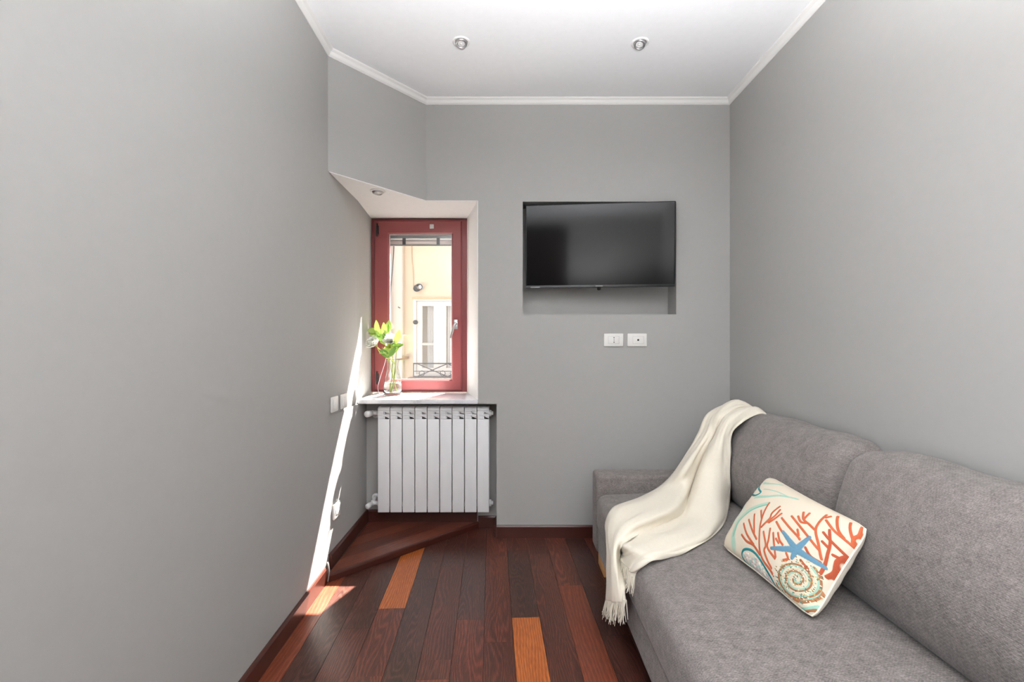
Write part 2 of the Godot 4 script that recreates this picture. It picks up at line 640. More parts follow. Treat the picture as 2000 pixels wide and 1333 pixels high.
func build_walls() -> void:
	# left wall: one run from behind the camera to the window, the upper part splayed at the recess
	var st := new_st()
	var post := Vector2(left_x(-0.12), -0.12)
	prism(st, [post, LEFT_BEND, Vector2(-0.942, 2.96), Vector2(-0.942, 3.26), Vector2(-1.1, 3.26), Vector2(-1.1, -0.12)], 0, 0.821)
	prism(st, [post, LEFT_BEND, Vector2(-0.950, 2.8), Vector2(-0.991, 3.205), Vector2(-0.991, 3.26), Vector2(-1.1, 3.26), Vector2(-1.1, -0.12)], 0.821, CEIL)
	var jamb2 := Vector2(left_x(-1.2), -1.2)
	prism(st, [LEFT_NEAR + Vector2(0, -0.15), LEFT_NEAR, jamb2, Vector2(-1.1, -1.2), Vector2(-1.1, -1.45)], 0, CEIL)
	prism(st, [jamb2, post, Vector2(-1.1, -0.12), Vector2(-1.1, -1.2)], 0, 0.1)
	prism(st, [jamb2, post, Vector2(-1.1, -0.12), Vector2(-1.1, -1.2)], 2.45, CEIL)
	struct_mesh("wall_left", commit(st), M.wall)
	struct_mesh("wall_right", box_mesh(RIGHT, RIGHT + 0.2, 0, CEIL, -1.45, 3.26), M.wall)
	# back wall with the radiator niche, the window recess and the television niche
	var back := structure("wall_back")
	st = new_st()
	box(st, -0.942, -0.095, 0, 0.821, 2.95, 3.26)
	box(st, -0.095, RIGHT, 0, 0.821, BACK, 3.26)
	var jamb := [Vector2(-0.208, BACK), Vector2(-0.312, 3.2), Vector2(-0.312, 3.26), Vector2(0.066, 3.26), Vector2(0.066, BACK)]
	prism(st, jamb, 0.821, LINTEL)
	box(st, 0.066, 1.01, 0.821, 1.372, BACK, 3.26)
	box(st, 0.066, 1.01, 1.372, 2.066, BACK + 0.15, 3.26)
	box(st, 0.066, 1.01, 2.066, LINTEL, BACK, 3.26)
	box(st, 1.01, RIGHT, 0.821, LINTEL, BACK, 3.26)
	box(st, -0.53, RIGHT, LINTEL, CEIL, BACK, 3.26)
	part("masonry", commit(st), M.wall, back)
	struct_mesh("wall_diagonal", prism_mesh([LEFT_BEND + Vector2(-0.03, 0), LEFT_BEND, Vector2(-0.53, BACK), Vector2(-0.53, 3.26), Vector2(-1.19, 3.26), Vector2(-1.19, 2.32)], LINTEL, CEIL), M.wall)
	# white plaster lining of the recess
	part("soffit", prism_mesh([LEFT_BEND + Vector2(0.003, 0.004), Vector2(-0.53, BACK + 0.002), Vector2(-0.21, BACK + 0.002), Vector2(-0.31, 3.2), Vector2(-0.99, 3.2), Vector2(-0.949, 2.8)], LINTEL - 0.004, LINTEL - 0.0005), M.white_wall, back)
	part("reveal", prism_mesh([Vector2(-0.2085, BACK + 0.001), Vector2(-0.3125, 3.2), Vector2(-0.3165, 3.2), Vector2(-0.2125, BACK + 0.001)], SILL, LINTEL - 0.004), M.white_wall, back)
	# crown moulding
	var prof := [Vector2(0, CEIL - 0.036), Vector2(0.004, CEIL - 0.036), Vector2(0.012, CEIL - 0.028), Vector2(0.018, CEIL - 0.014), Vector2(0.028, CEIL - 0.006), Vector2(0.03, CEIL), Vector2(0, CEIL)]
	var crown := moulding([LEFT_NEAR, LEFT_BEND, Vector2(-0.53, BACK), Vector2(RIGHT, BACK), Vector2(RIGHT, -1.3)], prof)
	struct_mesh("trim_1", crown, M.crown)
	# baseboards
	var bp := func(y0: float): return [Vector2(0, y0), Vector2(0.014, y0), Vector2(0.014, y0 + 0.068), Vector2(0.008, y0 + 0.076), Vector2(0, y0 + 0.076)]
	struct_mesh("baseboard_left", moulding([Vector2(left_x(-0.1), -0.1), Vector2(left_x(2.275), 2.275)], bp.call(0.0)), M.base_wood)
	struct_mesh("baseboard_niche_left", moulding([Vector2(-0.938, 2.33), Vector2(-0.942, 2.95)], bp.call(0.04)), M.base_wood)
	struct_mesh("baseboard_niche_back", moulding([Vector2(-0.927, 2.95), Vector2(-0.225, 2.95)], bp.call(0.04)), M.base_wood)
	struct_mesh("baseboard_niche_right", moulding([Vector2(-0.218, 2.95), Vector2(-0.095, 2.95), Vector2(-0.095, 2.802)], bp.call(0.0)), M.base_wood)
	struct_mesh("baseboard_back", moulding([Vector2(-0.094, BACK), Vector2(RIGHT, BACK)], bp.call(0.0)), M.base_wood)
	struct_mesh("baseboard_right", moulding([Vector2(RIGHT, BACK - 0.015), Vector2(RIGHT, -1.3)], bp.call(0.0)), M.base_wood)

func ring_frame(x0: float, x1: float, y0: float, y1: float, w: Array, d0: float, d1: float, chamfer := 0.006) -> ArrayMesh:
	# four mitred members; w = left, right, bottom, top widths; the room side is d0
	var st := new_st()
	var o := [Vector2(x0, y0), Vector2(x1, y0), Vector2(x1, y1), Vector2(x0, y1)]
	var i := [Vector2(x0 + w[0], y0 + w[2]), Vector2(x1 - w[1], y0 + w[2]), Vector2(x1 - w[1], y1 - w[3]), Vector2(x0 + w[0], y1 - w[3])]
	var mid := Vector2((x0 + x1) / 2, (y0 + y1) / 2)
	for k in 4:
		var k2 := (k + 1) % 4
		var out: Vector2 = (o[k] + o[k2]) / 2.0 - mid
		var sg := func(p: Vector2, s: float) -> Vector2: return p + Vector2(signf(mid.x - p.x), signf(mid.y - p.y)) * s
		var oc := [sg.call(o[k], chamfer), sg.call(o[k2], chamfer)]
		var ic := [sg.call(i[k], -chamfer), sg.call(i[k2], -chamfer)]
		var n3 := Vector3(out.x, out.y, 0)
		var v := func(p: Vector2, d: float) -> Vector3: return P(p.x, p.y, d)
		st.set_smooth_group(-1)
		quad(st, v.call(oc[0], d0), v.call(oc[1], d0), v.call(ic[1], d0), v.call(ic[0], d0), Vector3.BACK)
		quad(st, v.call(o[k], d0 + chamfer), v.call(o[k2], d0 + chamfer), v.call(oc[1], d0), v.call(oc[0], d0), n3.normalized() + Vector3.BACK)
		quad(st, v.call(i[k], d0 + chamfer), v.call(i[k2], d0 + chamfer), v.call(ic[1], d0), v.call(ic[0], d0), -n3.normalized() + Vector3.BACK)
		quad(st, v.call(o[k], d0 + chamfer), v.call(o[k2], d0 + chamfer), v.call(o[k2], d1), v.call(o[k], d1), n3)
		quad(st, v.call(i[k], d0 + chamfer), v.call(i[k2], d0 + chamfer), v.call(i[k2], d1), v.call(i[k], d1), -n3)
		quad(st, v.call(o[k], d1), v.call(o[k2], d1), v.call(i[k2], d1), v.call(i[k], d1), Vector3.FORWARD)
	return commit(st)

func build_window() -> void:
	var w := structure("window_1", P(-0.65, SILL, 3.2))
	var d := 3.2
	var f := func(px: float) -> float: return (px - 1000.0) * d / FOCAL
	var g := func(py: float) -> float: return EYE - (py - 666.5) * d / FOCAL
	var top := LINTEL - 0.005
	# fixed frame and opening sash, both painted wine red
	part("window_frame", ring_frame(-0.989, -0.314, SILL + 0.001, top, [0.03, 0.05, 0.03, 0.03], 3.206, 3.262, 0.003), M.red_frame, w)
	var sash := part("sash", ring_frame(-0.966, -0.352, SILL + 0.012, top - 0.018, [f.call(760.0) + 0.966, -0.352 - f.call(883.0), g.call(742.0) - SILL - 0.012, top - 0.018 - g.call(458.0)], 3.185, 3.24, 0.008), M.red_frame, w)
	var x0: float = f.call(760.0)
	var x1: float = f.call(883.0)
	var y0: float = g.call(742.0)
	var y1: float = g.call(458.0)
	part("pane", box_mesh(x0 - 0.004, x1 + 0.004, y0 - 0.004, y1 + 0.004, 3.208, 3.212), M.pane, sash)
	part("glazing_bead", ring_frame(x0, x1, y0, y1, [0.005, 0.005, 0.005, 0.005], 3.199, 3.207, 0.001), M.plate_grey, sash)
	# handle
	var hp := at_d(890, 634, 3.18)
	var st := new_st()
	soft_box(st, hp.x - 0.014, hp.x + 0.014, hp.y - 0.034, hp.y + 0.034, 3.176, 3.186, 0.004, 4)
	lathe(st, P(hp.x, hp.y + 0.004, 3.178), Vector3.BACK, [Vector2(0.010, 0), Vector2(0.010, 0.034), Vector2(0.0, 0.036)], 14)
	tube(st, spline([P(hp.x, hp.y + 0.004, 3.146), P(hp.x - 0.006, hp.y - 0.01, 3.142), P(hp.x - 0.016, hp.y - 0.045, 3.142), P(hp.x - 0.032, hp.y - 0.095, 3.144)], 4), 0.0085, 0.0075, 10)
	part("handle", commit(st), M.metal, sash, "brushed metal lever handle")
	# hinges and the small contact sensor
	for py in [450.0, 738.0]:
		var c := at_d(737, py, 3.19)
		st = new_st()
		lathe(st, P(c.x, c.y - 0.045, 3.182), Vector3.UP, [Vector2(0, 0), Vector2(0.006, 0), Vector2(0.006, 0.09), Vector2(0, 0.09)], 10)
		box(st, c.x - 0.008, c.x + 0.012, c.y - 0.03, c.y + 0.03, 3.183, 3.19)
		part("hinge", commit(st), M.dark_metal, sash)
	var s := at_d(843.5, 443, 3.185)
	part("contact_sensor", soft_mesh(s.x - 0.015, s.x + 0.015, s.y - 0.015, s.y + 0.015, 3.174, 3.187, 0.003, 4), M.plate_grey, sash)
	# marble sill
	part("window_sill", soft_mesh(-0.947, -0.2095, SILL - 0.027, SILL, 2.792, 3.208, 0.004, 5), M.marble, w)
	# rolled blind in its cassette outside the pane
	var b := thing("roller_blind", "grey rolled blind cassette behind the top of the red window's pane", "blind", P((x0 + x1) / 2, y1 - 0.07, 3.24))
	part("head_rail", box_mesh(x0 - 0.003, x1 + 0.003, y1 - 0.022, y1 - 0.001, 3.225, 3.25), mat(rgb(140, 150, 156), 0.5), b)
	part("rolled_fabric", lathe_mesh(P(x0, y1 - 0.045, 3.237), Vector3.RIGHT, [Vector2(0, 0), Vector2(0.017, 0), Vector2(0.017, x1 - x0), Vector2(0, x1 - x0)], 16), mat(rgb(214, 206, 202), 0.6), b)
	part("bottom_bar", box_mesh(x0, x1, y1 - 0.073, y1 - 0.065, 3.228, 3.246), mat(rgb(96, 100, 104), 0.5), b)
	for px in [788.0, 855.0]:
		var bx: float = f.call(px)
		part("bracket", box_mesh(bx - 0.011, bx + 0.011, y1 - 0.068, y1 - 0.02, 3.217, 3.222), M.iron, b)
	# cord hanging beside the sash
	st = new_st()
	tube(st, spline([at_d(756, 692, 3.17), at_d(751, 712, 3.165), at_d(742, 740, 3.16), at_d(738, 757, 3.16), at_h(741, 769, SILL + 0.004), at_h(747, 773, SILL + 0.004)], 8), 0.0022, 0.0022, 6)
	var cord := part("hanging_cord", commit(st), M.cord, self)
	tag(cord, "thin white cord hanging down the left of the red window", "cord")

func build_rear() -> void:
	# the wall behind the camera with a dark closed door, and the balcony window beside it in the left wall
	var d0 := -1.45
	var d1 := -1.3
	var st := new_st()
	box(st, -0.81, -0.80, 0, CEIL, d0, d1)
	box(st, -0.80, 0.0, 2.6, CEIL, d0, d1)
	box(st, 0.0, RIGHT, 0, CEIL, d0, d1)
	struct_mesh("wall_rear", commit(st), M.wall)
	var w := structure("window_2", P(-1.05, 0.1, -0.66))
	st = new_st()
	box(st, -1.08, -1.02, 0.1, 2.45, -1.2, -1.14)
	box(st, -1.08, -1.02, 0.1, 2.45, -0.18, -0.12)
	box(st, -1.08, -1.02, 0.1, 0.17, -1.14, -0.18)
	box(st, -1.08, -1.02, 2.38, 2.45, -1.14, -0.18)
	part("window_frame", commit(st), M.facade_white, w)
	part("mullion", box_mesh(-1.075, -1.025, 0.17, 2.38, -0.69, -0.63), M.facade_white, w)
	for q in [[-1.14, -0.69], [-0.63, -0.18]]:
		part("pane", box_mesh(-1.052, -1.048, 0.17, 2.38, q[0], q[1]), M.pane, w)
	var door := structure("door_1", P(-0.4, 0, -1.35))
	part("leaf", soft_mesh(-0.798, -0.002, 0.004, 2.598, -1.40, -1.36, 0.004, 4), M.door_wood, door)
	part("handle", tube_mesh([P(-0.07, 1.02, -1.36), P(-0.07, 1.02, -1.31), P(-0.17, 1.02, -1.305)], 0.009, 0.008, 8), M.metal, door)

# ------------------------------------------------------------------ outside
func build_outside() -> void:
	struct_mesh("ground", box_mesh(-30, 30, -4.8, -4.5, -30, 30), M.street)
	# our own house front, with the window opening left free
	var st := new_st()
	box(st, -3.0, -1.35, -4.5, 16.0, 3.262, 3.4)
	box(st, 0.25, 12, -4.5, 16.0, 3.262, 3.4)
	box(st, -1.35, 0.25, -4.5, 0.80, 3.262, 3.4)
	box(st, -1.35, 0.25, 2.75, 16.0, 3.262, 3.4)
	struct_mesh("wall_outer", commit(st), M.own_front)
	var D := 9.0
	var f := func(px: float) -> float: return (px - 1000.0) * D / FOCAL
	var g := func(py: float) -> float: return EYE - (py - 666.5) * D / FOCAL
	var b := thing("facing_house", "cream rendered house front across the street behind the red window", "building", P(-1.5, -4.5, 9.2))
	var wx0: float = f.call(807.0)
	var wx1: float = f.call(942.0)
	var wy0: float = g.call(737.0)
	var wy1: float = g.call(584.0)
	st = new_st()
	box(st, -10, wx0, -4.5, 7.5, D, D + 1.2)
	box(st, wx1, 10, -4.5, 7.5, D, D + 1.2)
	box(st, wx0, wx1, -4.5, wy0, D, D + 1.2)
	box(st, wx0, wx1, wy1, 7.5, D, D + 1.2)
	box(st, wx0, wx1, wy0, wy1, D + 0.5, D + 1.2)
	part("wall", commit(st), M.facade, b)
	part("pilaster", box_mesh(-5.0, f.call(788.0), -4.5, 7.5, D - 0.12, D + 0.1), M.facade_pale, b)
	# casement window
	var win := part("window", ring_frame(wx0, wx1, wy0, wy1, [0.06, 0.06, 0.06, 0.04], D - 0.02, D + 0.12, 0.01), M.facade_white, b)
	var mx: float = f.call(857.0)
	part("sash", ring_frame(wx0 + 0.06, mx, wy0 + 0.06, wy1 - 0.04, [0.11, 0.11, 0.12, 0.1], D + 0.03, D + 0.1, 0.008), M.facade_white, win)
	part("sash", ring_frame(mx, wx1 - 0.06, wy0 + 0.06, wy1 - 0.04, [0.14, 0.11, 0.12, 0.1], D + 0.03, D + 0.1, 0.008), M.facade_white, win)
	part("cross_bar", box_mesh(wx0 + 0.16, mx - 0.1, g.call(675.0), g.call(670.0), D + 0.035, D + 0.09), mat(rgb(170, 168, 164), 0.6), win)
	for q in [[wx0 + 0.16, mx - 0.1], [mx + 0.13, wx1 - 0.16]]:
		part("pane", box_mesh(q[0], q[1], wy0 + 0.17, wy1 - 0.13, D + 0.065, D + 0.075), M.pane, win)
	part("curtain", curtain_mesh(f.call(832.0), mx - 0.09, wy0 + 0.15, wy1 - 0.12, D + 0.16), M.curtain, win)
	part("curtain", curtain_mesh(f.call(872.0), wx1 - 0.15, wy0 + 0.15, wy1 - 0.12, D + 0.16), M.curtain, win)
	part("ledge", box_mesh(wx0 - 0.08, wx1 + 0.08, wy0 - 0.06, wy0, D - 0.14, D + 0.1), M.rust, b)
	part("lintel_line", box_mesh(wx0 - 0.02, wx1 + 0.02, wy1, wy1 + 0.03, D - 0.03, D + 0.02), mat(rgb(200, 160, 120), 0.8), b)
	# shutter catch knob
	part("shutter_catch", lathe_mesh(P(f.call(812.5), g.call(630.0), D - 0.02), Vector3.BACK, [Vector2(0, 0.06), Vector2(0.045, 0.05), Vector2(0.045, 0.0), Vector2(0, 0)], 14), M.iron, b)
	part("down_pipe", tube_mesh([P(f.call(764.0), -4.5, D - 0.2), P(f.call(764.0), 7.4, D - 0.2)], 0.05, 0.05, 12), mat(rgb(206, 200, 206), 0.5), b)
	# railing with crossed bars
	var ry0: float = g.call(737.0) + 0.005
	var ry1: float = g.call(710.0)
	var rx0: float = f.call(810.0)
	var rx1: float = f.call(925.0)
	var r := thing("window_railing", "low black iron railing with crossed bars across the facing house window", "railing", P((rx0 + rx1) / 2, ry0, D - 0.1))
	part("rail", box_mesh(rx0, rx1, ry1 - 0.012, ry1 + 0.012, D - 0.11, D - 0.085), M.iron, r)
	part("rail", box_mesh(rx0, rx1, ry0, ry0 + 0.022, D - 0.11, D - 0.085), M.iron, r)
	part("rail", box_mesh(rx0, rx1, g.call(725.0) - 0.007, g.call(725.0) + 0.007, D - 0.105, D - 0.09), M.iron, r)
	for k in 2:
		var a: float = f.call(816.0 + 60.0 * k)
		var c: float = f.call(876.0 + 60.0 * k) if k == 0 else rx1
		part("crossed_bar", tube_mesh([P(a, ry1, D - 0.1), P(c, ry0 + 0.01, D - 0.1)], 0.010, 0.010, 6), M.iron, r)
		part("crossed_bar", tube_mesh([P(c, ry1, D - 0.098), P(a, ry0 + 0.01, D - 0.098)], 0.010, 0.010, 6), M.iron, r)
		for q in [a + 0.1, c - 0.1]:
			var ring := []
			for s in 12:
				ring.append(P(q + 0.05 * cos(TAU * s / 12), ry0 + 0.075 + 0.05 * sin(TAU * s / 12), D - 0.1))
			part("scroll", tube_mesh(ring, 0.007, 0.007, 5, true), M.iron, r)
	for x in [rx0, rx1]:
		part("end_post", tube_mesh([P(x, ry0, D - 0.1), P(x, ry1 + 0.01, D - 0.1)], 0.009, 0.009, 6), M.iron, r)
		part("stay", tube_mesh([P(x, ry1 - 0.01, D - 0.1), P(x, ry1 - 0.01, D + 0.01)], 0.009, 0.009, 6), M.iron, r)
	# coil of cable on a bracket, wires and a rusty bracket
	var coil := thing("cable_coil", "coiled dark cable hung above the facing house window", "cable", P(f.call(817.0), g.call(563.0), D - 0.05))
	for k in 3:
		var ring := []
		var c := P(f.call(815.0 + 2.5 * k), g.call(564.0 - k), D - 0.04 - 0.025 * k)
		for s in 18:
			ring.append(c + Vector3(0.062 * cos(TAU * s / 18), 0.055 * sin(TAU * s / 18), 0.0))
		part("loop", tube_mesh(ring, 0.013, 0.013, 6, true), M.iron, coil)
	part("bracket", lathe_mesh(P(f.call(823.0), g.call(562.0), D), Vector3.BACK, [Vector2(0, 0.1), Vector2(0.04, 0.1), Vector2(0.05, 0), Vector2(0, 0)], 12), M.plate_grey, coil)
	part("wall_wire", tube_mesh(spline([P(f.call(805.0), 7.0, D - 0.012), P(f.call(804.5), g.call(470.0), D - 0.012), P(f.call(806.5), g.call(520.0), D - 0.012), P(f.call(808.0), g.call(560.0), D - 0.012)], 6), 0.008, 0.008, 6), mat(rgb(176, 150, 120), 0.7), b)
	part("cable", tube_mesh(spline([at_d(770, 470, 8.7), at_d(767, 520, 8.7), at_d(763, 570, 8.7), at_d(761.5, 640, 8.7), at_d(762, 740, 8.7)], 6), 0.010, 0.010, 6), M.iron, b)
	var rb := thing("rusty_bracket", "small rusty wall bracket left of the facing house's railing", "bracket", P(f.call(792.0), g.call(700.0), D - 0.05))
	part("arm", tube_mesh([P(f.call(783.0), g.call(702.0), D - 0.14), P(f.call(801.0), g.call(699.0), D - 0.14)], 0.017, 0.017, 6), M.rust, rb)
	part("plate", box_mesh(f.call(788.5), f.call(799.0), g.call(701.0), g.call(696.0), D - 0.13, D), M.rust, rb)
	var hook := part("wall_hook", tube_mesh(spline([P(f.call(781.0), g.call(601.0), D - 0.118), P(f.call(783.0), g.call(602.0), D - 0.17), P(f.call(786.0), g.call(603.5), D - 0.18)], 4), 0.012, 0.010, 6), M.iron, self)
	tag(hook, "small dark hook on the pale pilaster of the facing house", "hook")

func curtain_mesh(x0: float, x1: float, y0: float, y1: float, d: float) -> ArrayMesh:
	var st := new_st()
	st.set_smooth_group(1)
	var n := 36
	for k in n:
		var a := lerpf(x0, x1, float(k) / n)
		var c := lerpf(x0, x1, float(k + 1) / n)
		var da := d + 0.018 * sin(k * 1.25)
		var dc := d + 0.018 * sin((k + 1) * 1.25)
		quad(st, P(a, y0, da), P(c, y0, dc), P(c, y1, dc), P(a, y1, da), Vector3.BACK)
	return commit(st)

# ------------------------------------------------------------------ step, radiator
func build_step() -> void:
	var a := Vector2(-0.921, 2.285)
	var b := Vector2(-0.225, 2.945)
	var c := Vector2(-0.922, 2.945)
	var step := thing("wooden_step", "low triangular dark wood step under the radiator", "step", P(-0.7, 0, 2.7))
	var along := (b - a).normalized()
	var across := Vector2(-along.y, along.x)
	var tri_ := PackedVector2Array([a, b, c])
	var wid := 0.105
	for k in 5:
		var s := k * wid
		var band := PackedVector2Array([a + across * s - along * 2.0, a + across * s + along * 2.0, a + across * (s + wid - 0.001) + along * 2.0, a + across * (s + wid - 0.001) - along * 2.0])
		for poly in Geometry2D.intersect_polygons(tri_, band):
			var st := new_st()
			var top := 0.04
			var ids := Geometry2D.triangulate_polygon(poly)
			var uv := func(p: Vector2) -> Vector2: return Vector2((p - a).dot(across) / 0.36 + 0.13 * k, (p - a).dot(along) / 1.2 + 0.27 * k)
			for q in range(0, ids.size(), 3):
				var t := [poly[ids[q]], poly[ids[q + 1]], poly[ids[q + 2]]]
				if (P(t[1].x, 0, t[1].y) - P(t[0].x, 0, t[0].y)).cross(P(t[2].x, 0, t[2].y) - P(t[0].x, 0, t[0].y)).y > 0:
					t = [t[0], t[2], t[1]]
				for p in t:
					st.set_uv(uv.call(p)); st.add_vertex(P(p.x, top, p.y))
			for q in poly.size():
				var p0 := poly[q]
				var p1 := poly[(q + 1) % poly.size()]
				var vs := [P(p0.x, 0.001, p0.y), P(p1.x, 0.001, p1.y), P(p1.x, top, p1.y), P(p0.x, top, p0.y)]
				for i in [0, 1, 2, 0, 2, 3]:
					st.set_uv(uv.call(p0 if i in [0, 3] else p1) + Vector2(0.0 if i < 2 else 0.1, 0)); st.add_vertex(vs[i])
			st.generate_normals()
			part("tread_board", st.commit(), M.step_wood[k % 2], step)
	# rounded nosing along the front edge
	var nose := moulding([a - across * 0.002, b - across * 0.002], [Vector2(0, 0.002), Vector2(0.010, 0.002), Vector2(0.012, 0.030), Vector2(0.009, 0.038), Vector2(0.004, 0.0415), Vector2(-0.004, 0.0415), Vector2(0, 0.04)])
	part("nosing", nose, M.base_wood, step)

func radiator_section(x0: float, w: float, y0: float, y1: float, df: float) -> ArrayMesh:
	var st := new_st()
	var g := 0.0022
	var panel := y1 - 0.076
	soft_box(st, x0 + g, x0 + w - g, y0, panel, df, df + 0.012, 0.004, 4)                  # front plate
	box(st, x0 + w * 0.42, x0 + w * 0.58, y0 + 0.03, y1 - 0.03, df + 0.008, df + 0.085)     # water channel
	soft_box(st, x0 + g, x0 + w - g, y0 + 0.02, y1 - 0.08, df + 0.076, df + 0.086, 0.003, 4)   # rear plate
	for k in 2:                                                                           # two collector hubs
		var y: float = [y0 + 0.045, y1 - 0.045][k]
		lathe(st, P(x0 + 0.0005, y, df + 0.045), Vector3.RIGHT, [Vector2(0.022, 0), Vector2(0.022, w - 0.001)], 14)
	# slotted top: two rows of lips, each with a flush half and a slanted opening beside it
	box(st, x0 + g, x0 + w - g, panel - 0.02, y1 - 0.012, df + 0.078, df + 0.082)
	for x in [x0 + g, x0 + w - g - 0.0015]:
		box(st, x, x + 0.0015, panel - 0.004, y1 - 0.014, df + 0.004, df + 0.08)
	box(st, x0 + g, x0 + w - g, panel - 0.006, panel - 0.002, df + 0.008, df + 0.08)
	for k in 2:
		var y := panel + 0.003 + 0.0275 * k
		var m := x0 + w * 0.5
		soft_box(st, x0 + g, x0 + w - g, y + 0.0175, y + 0.0265, df, df + 0.016, 0.002, 4)
		soft_box(st, x0 + g, m, y - 0.003, y + 0.019, df + 0.0025, df + 0.014, 0.0015, 4)
		st.set_smooth_group(-1)
		var e := x0 + w - g
		for dd in [df + 0.003, df + 0.006]:
			tri(st, P(m, y + 0.018, dd), P(e, y + 0.018, dd), P(e, y + 0.001, dd), Vector3.BACK if dd < df + 0.005 else Vector3.FORWARD)
		quad(st, P(m, y + 0.018, df + 0.003), P(e, y + 0.001, df + 0.003), P(e, y + 0.001, df + 0.006), P(m, y + 0.018, df + 0.006), Vector3(-1, -1, 0))
		quad(st, P(m, y - 0.004, df + 0.014), P(m, y + 0.018, df + 0.014), P(m, y + 0.018, df + 0.078), P(m, y - 0.004, df + 0.078), Vector3.RIGHT)
	st.set_smooth_group(1)
	var arc := []
	for k in 7:
		var t := PI / 2 * k / 6.0
		arc.append(Vector2(df + 0.030 - 0.030 * cos(t), y1 - 0.018 + 0.018 * sin(t)))
	arc.append(Vector2(df + 0.08, y1))
	for k in arc.size() - 1:
		var p: Vector2 = arc[k]
		var q: Vector2 = arc[k + 1]
		quad(st, P(x0 + g, p.y, p.x), P(x0 + w - g, p.y, p.x), P(x0 + w - g, q.y, q.x), P(x0 + g, q.y, q.x), Vector3(0, 1, 1))
	st.set_smooth_group(-1)
	for x in [x0 + g, x0 + w - g]:
		for k in range(1, arc.size() - 1):
			tri(st, P(x, y1 - 0.02, df + 0.05), P(x, arc[k].y, arc[k].x), P(x, arc[k + 1].y, arc[k + 1].x), Vector3(x - x0 - w / 2, 0, 0))
	return commit(st)

func build_radiator() -> void:
	var df := 2.845
	var x0 := -0.842
	var w := 0.0778
	var y0 := 0.135
	var y1 := 0.795
	var r := thing("radiator", "white nine-section panel radiator in the niche under the marble sill", "radiator", P(-0.49, y0, 2.89))
	for k in 9:
		part("section", radiator_section(x0 + k * w, w, y0, y1, df), M.radiator, r)
	var yt := y1 - 0.045
	var yb := y0 + 0.045
	var dm := df + 0.045
	for k in 2:
		var y: float = [yt, yb][k]
		var st := new_st()
		lathe(st, P(x0, y, dm), Vector3.LEFT, [Vector2(0.0, 0), Vector2(0.02, 0), Vector2(0.02, 0.008), Vector2(0.013, 0.01), Vector2(0.013, 0.034), Vector2(0.017, 0.036), Vector2(0.017, 0.05), Vector2(0, 0.052)], 16)
		var v := part("valve", commit(st), M.valve, r)
		st = new_st()
		if k == 0:
			lathe(st, P(x0 - 0.045, y, dm - 0.012), Vector3(-0.35, 0.05, 1), [Vector2(0.013, 0), Vector2(0.014, 0.012), Vector2(0.019, 0.016), Vector2(0.02, 0.05), Vector2(0.017, 0.055), Vector2(0, 0.056)], 20)
		else:
			lathe(st, P(x0 - 0.045, y, dm - 0.012), Vector3(-0.25, -0.05, 1), [Vector2(0.012, 0), Vector2(0.012, 0.02), Vector2(0.016, 0.022), Vector2(0.016, 0.05), Vector2(0, 0.052)], 18)
		part("cap", commit(st), M.valve, v)
		st = new_st()
		var bend := [P(x0 - 0.04, y, dm + 0.005), P(x0 - 0.04, y - (0.012 if k == 0 else -0.012), dm + 0.02), P(x0 - 0.04, y - (0.016 if k == 0 else -0.016), dm + 0.0595)]
		tube(st, spline(bend, 4), 0.011, 0.011, 10)
		lathe(st, bend[2], Vector3.BACK, [Vector2(0.026, 0), Vector2(0.024, 0.006), Vector2(0.012, 0.009)], 18)
		part("pipe", commit(st), M.valve, v)
		var xe := x0 + 9 * w
		part("end_plug", lathe_mesh(P(xe, y, dm), Vector3.RIGHT, [Vector2(0.021, 0), Vector2(0.021, 0.01), Vector2(0.012, 0.012), Vector2(0.012, 0.022), Vector2(0, 0.023)], 16), M.valve, r)
	for x in [x0 + w * 1.0, x0 + w * 8.0]:
		part("wall_bracket", box_mesh(x - 0.006, x + 0.006, y1 - 0.085, y1 - 0.07, df + 0.04, 2.949), M.valve, r)

# ------------------------------------------------------------------ television, plates, lamps
func build_television() -> void:
	var t := thing("television", "flat black television on a wall arm set in the grey wall niche", "television", P(0.533, 1.535, 2.785))
	var yaw := 0.103
	var w := 0.90
	var h := 0.512
	var loc := func(called: String, mesh: Mesh, m: Material, parent: Node3D, label := "") -> MeshInstance3D:
		var o := part(called, mesh, m, parent, label)
		o.position = Vector3.ZERO
		return o
	t.rotation = Vector3(0.045, -yaw, 0)
	var st := new_st()
	soft_box(st, -w / 2, w / 2, 0, h, 0.0, 0.022, 0.004, 4)
	soft_box(st, -w * 0.36, w * 0.36, 0.03, h * 0.62, 0.018, 0.058, 0.008, 4)
	var body: MeshInstance3D = loc.call("housing", commit(st), M.tv_body, t)
	loc.call("screen", box_mesh(-w / 2 + 0.006, w / 2 - 0.006, 0.018, h - 0.006, -0.0012, 0.001), M.tv_screen, t, "dark glossy screen")
	loc.call("lower_bezel", soft_mesh(-w / 2 + 0.001, w / 2 - 0.001, 0.001, 0.017, -0.0025, 0.002, 0.0012, 4), mat(rgb(40, 40, 42), 0.35), t)
	loc.call("logo", box_mesh(-0.022, 0.022, 0.0075, 0.0115, -0.0031, -0.0024), M.tv_print, t)
	loc.call("sticker", box_mesh(-w / 2 + 0.03, -w / 2 + 0.088, 0.004, 0.009, -0.0031, -0.0024), M.tv_print, t)
	loc.call("receiver", lathe_mesh(P(0.0, 0.003, 0.005), Vector3.DOWN, [Vector2(0.012, 0), Vector2(0.012, 0.014), Vector2(0.007, 0.019), Vector2(0, 0.02)], 14), M.tv_body, t)
	# wall arm
	st = new_st()
	box(st, -0.1, 0.1, 0.12, 0.32, 0.058, 0.066)
	box(st, -0.02, 0.02, 0.19, 0.25, 0.066, 0.15)
	loc.call("wall_arm", commit(st), M.iron, t)

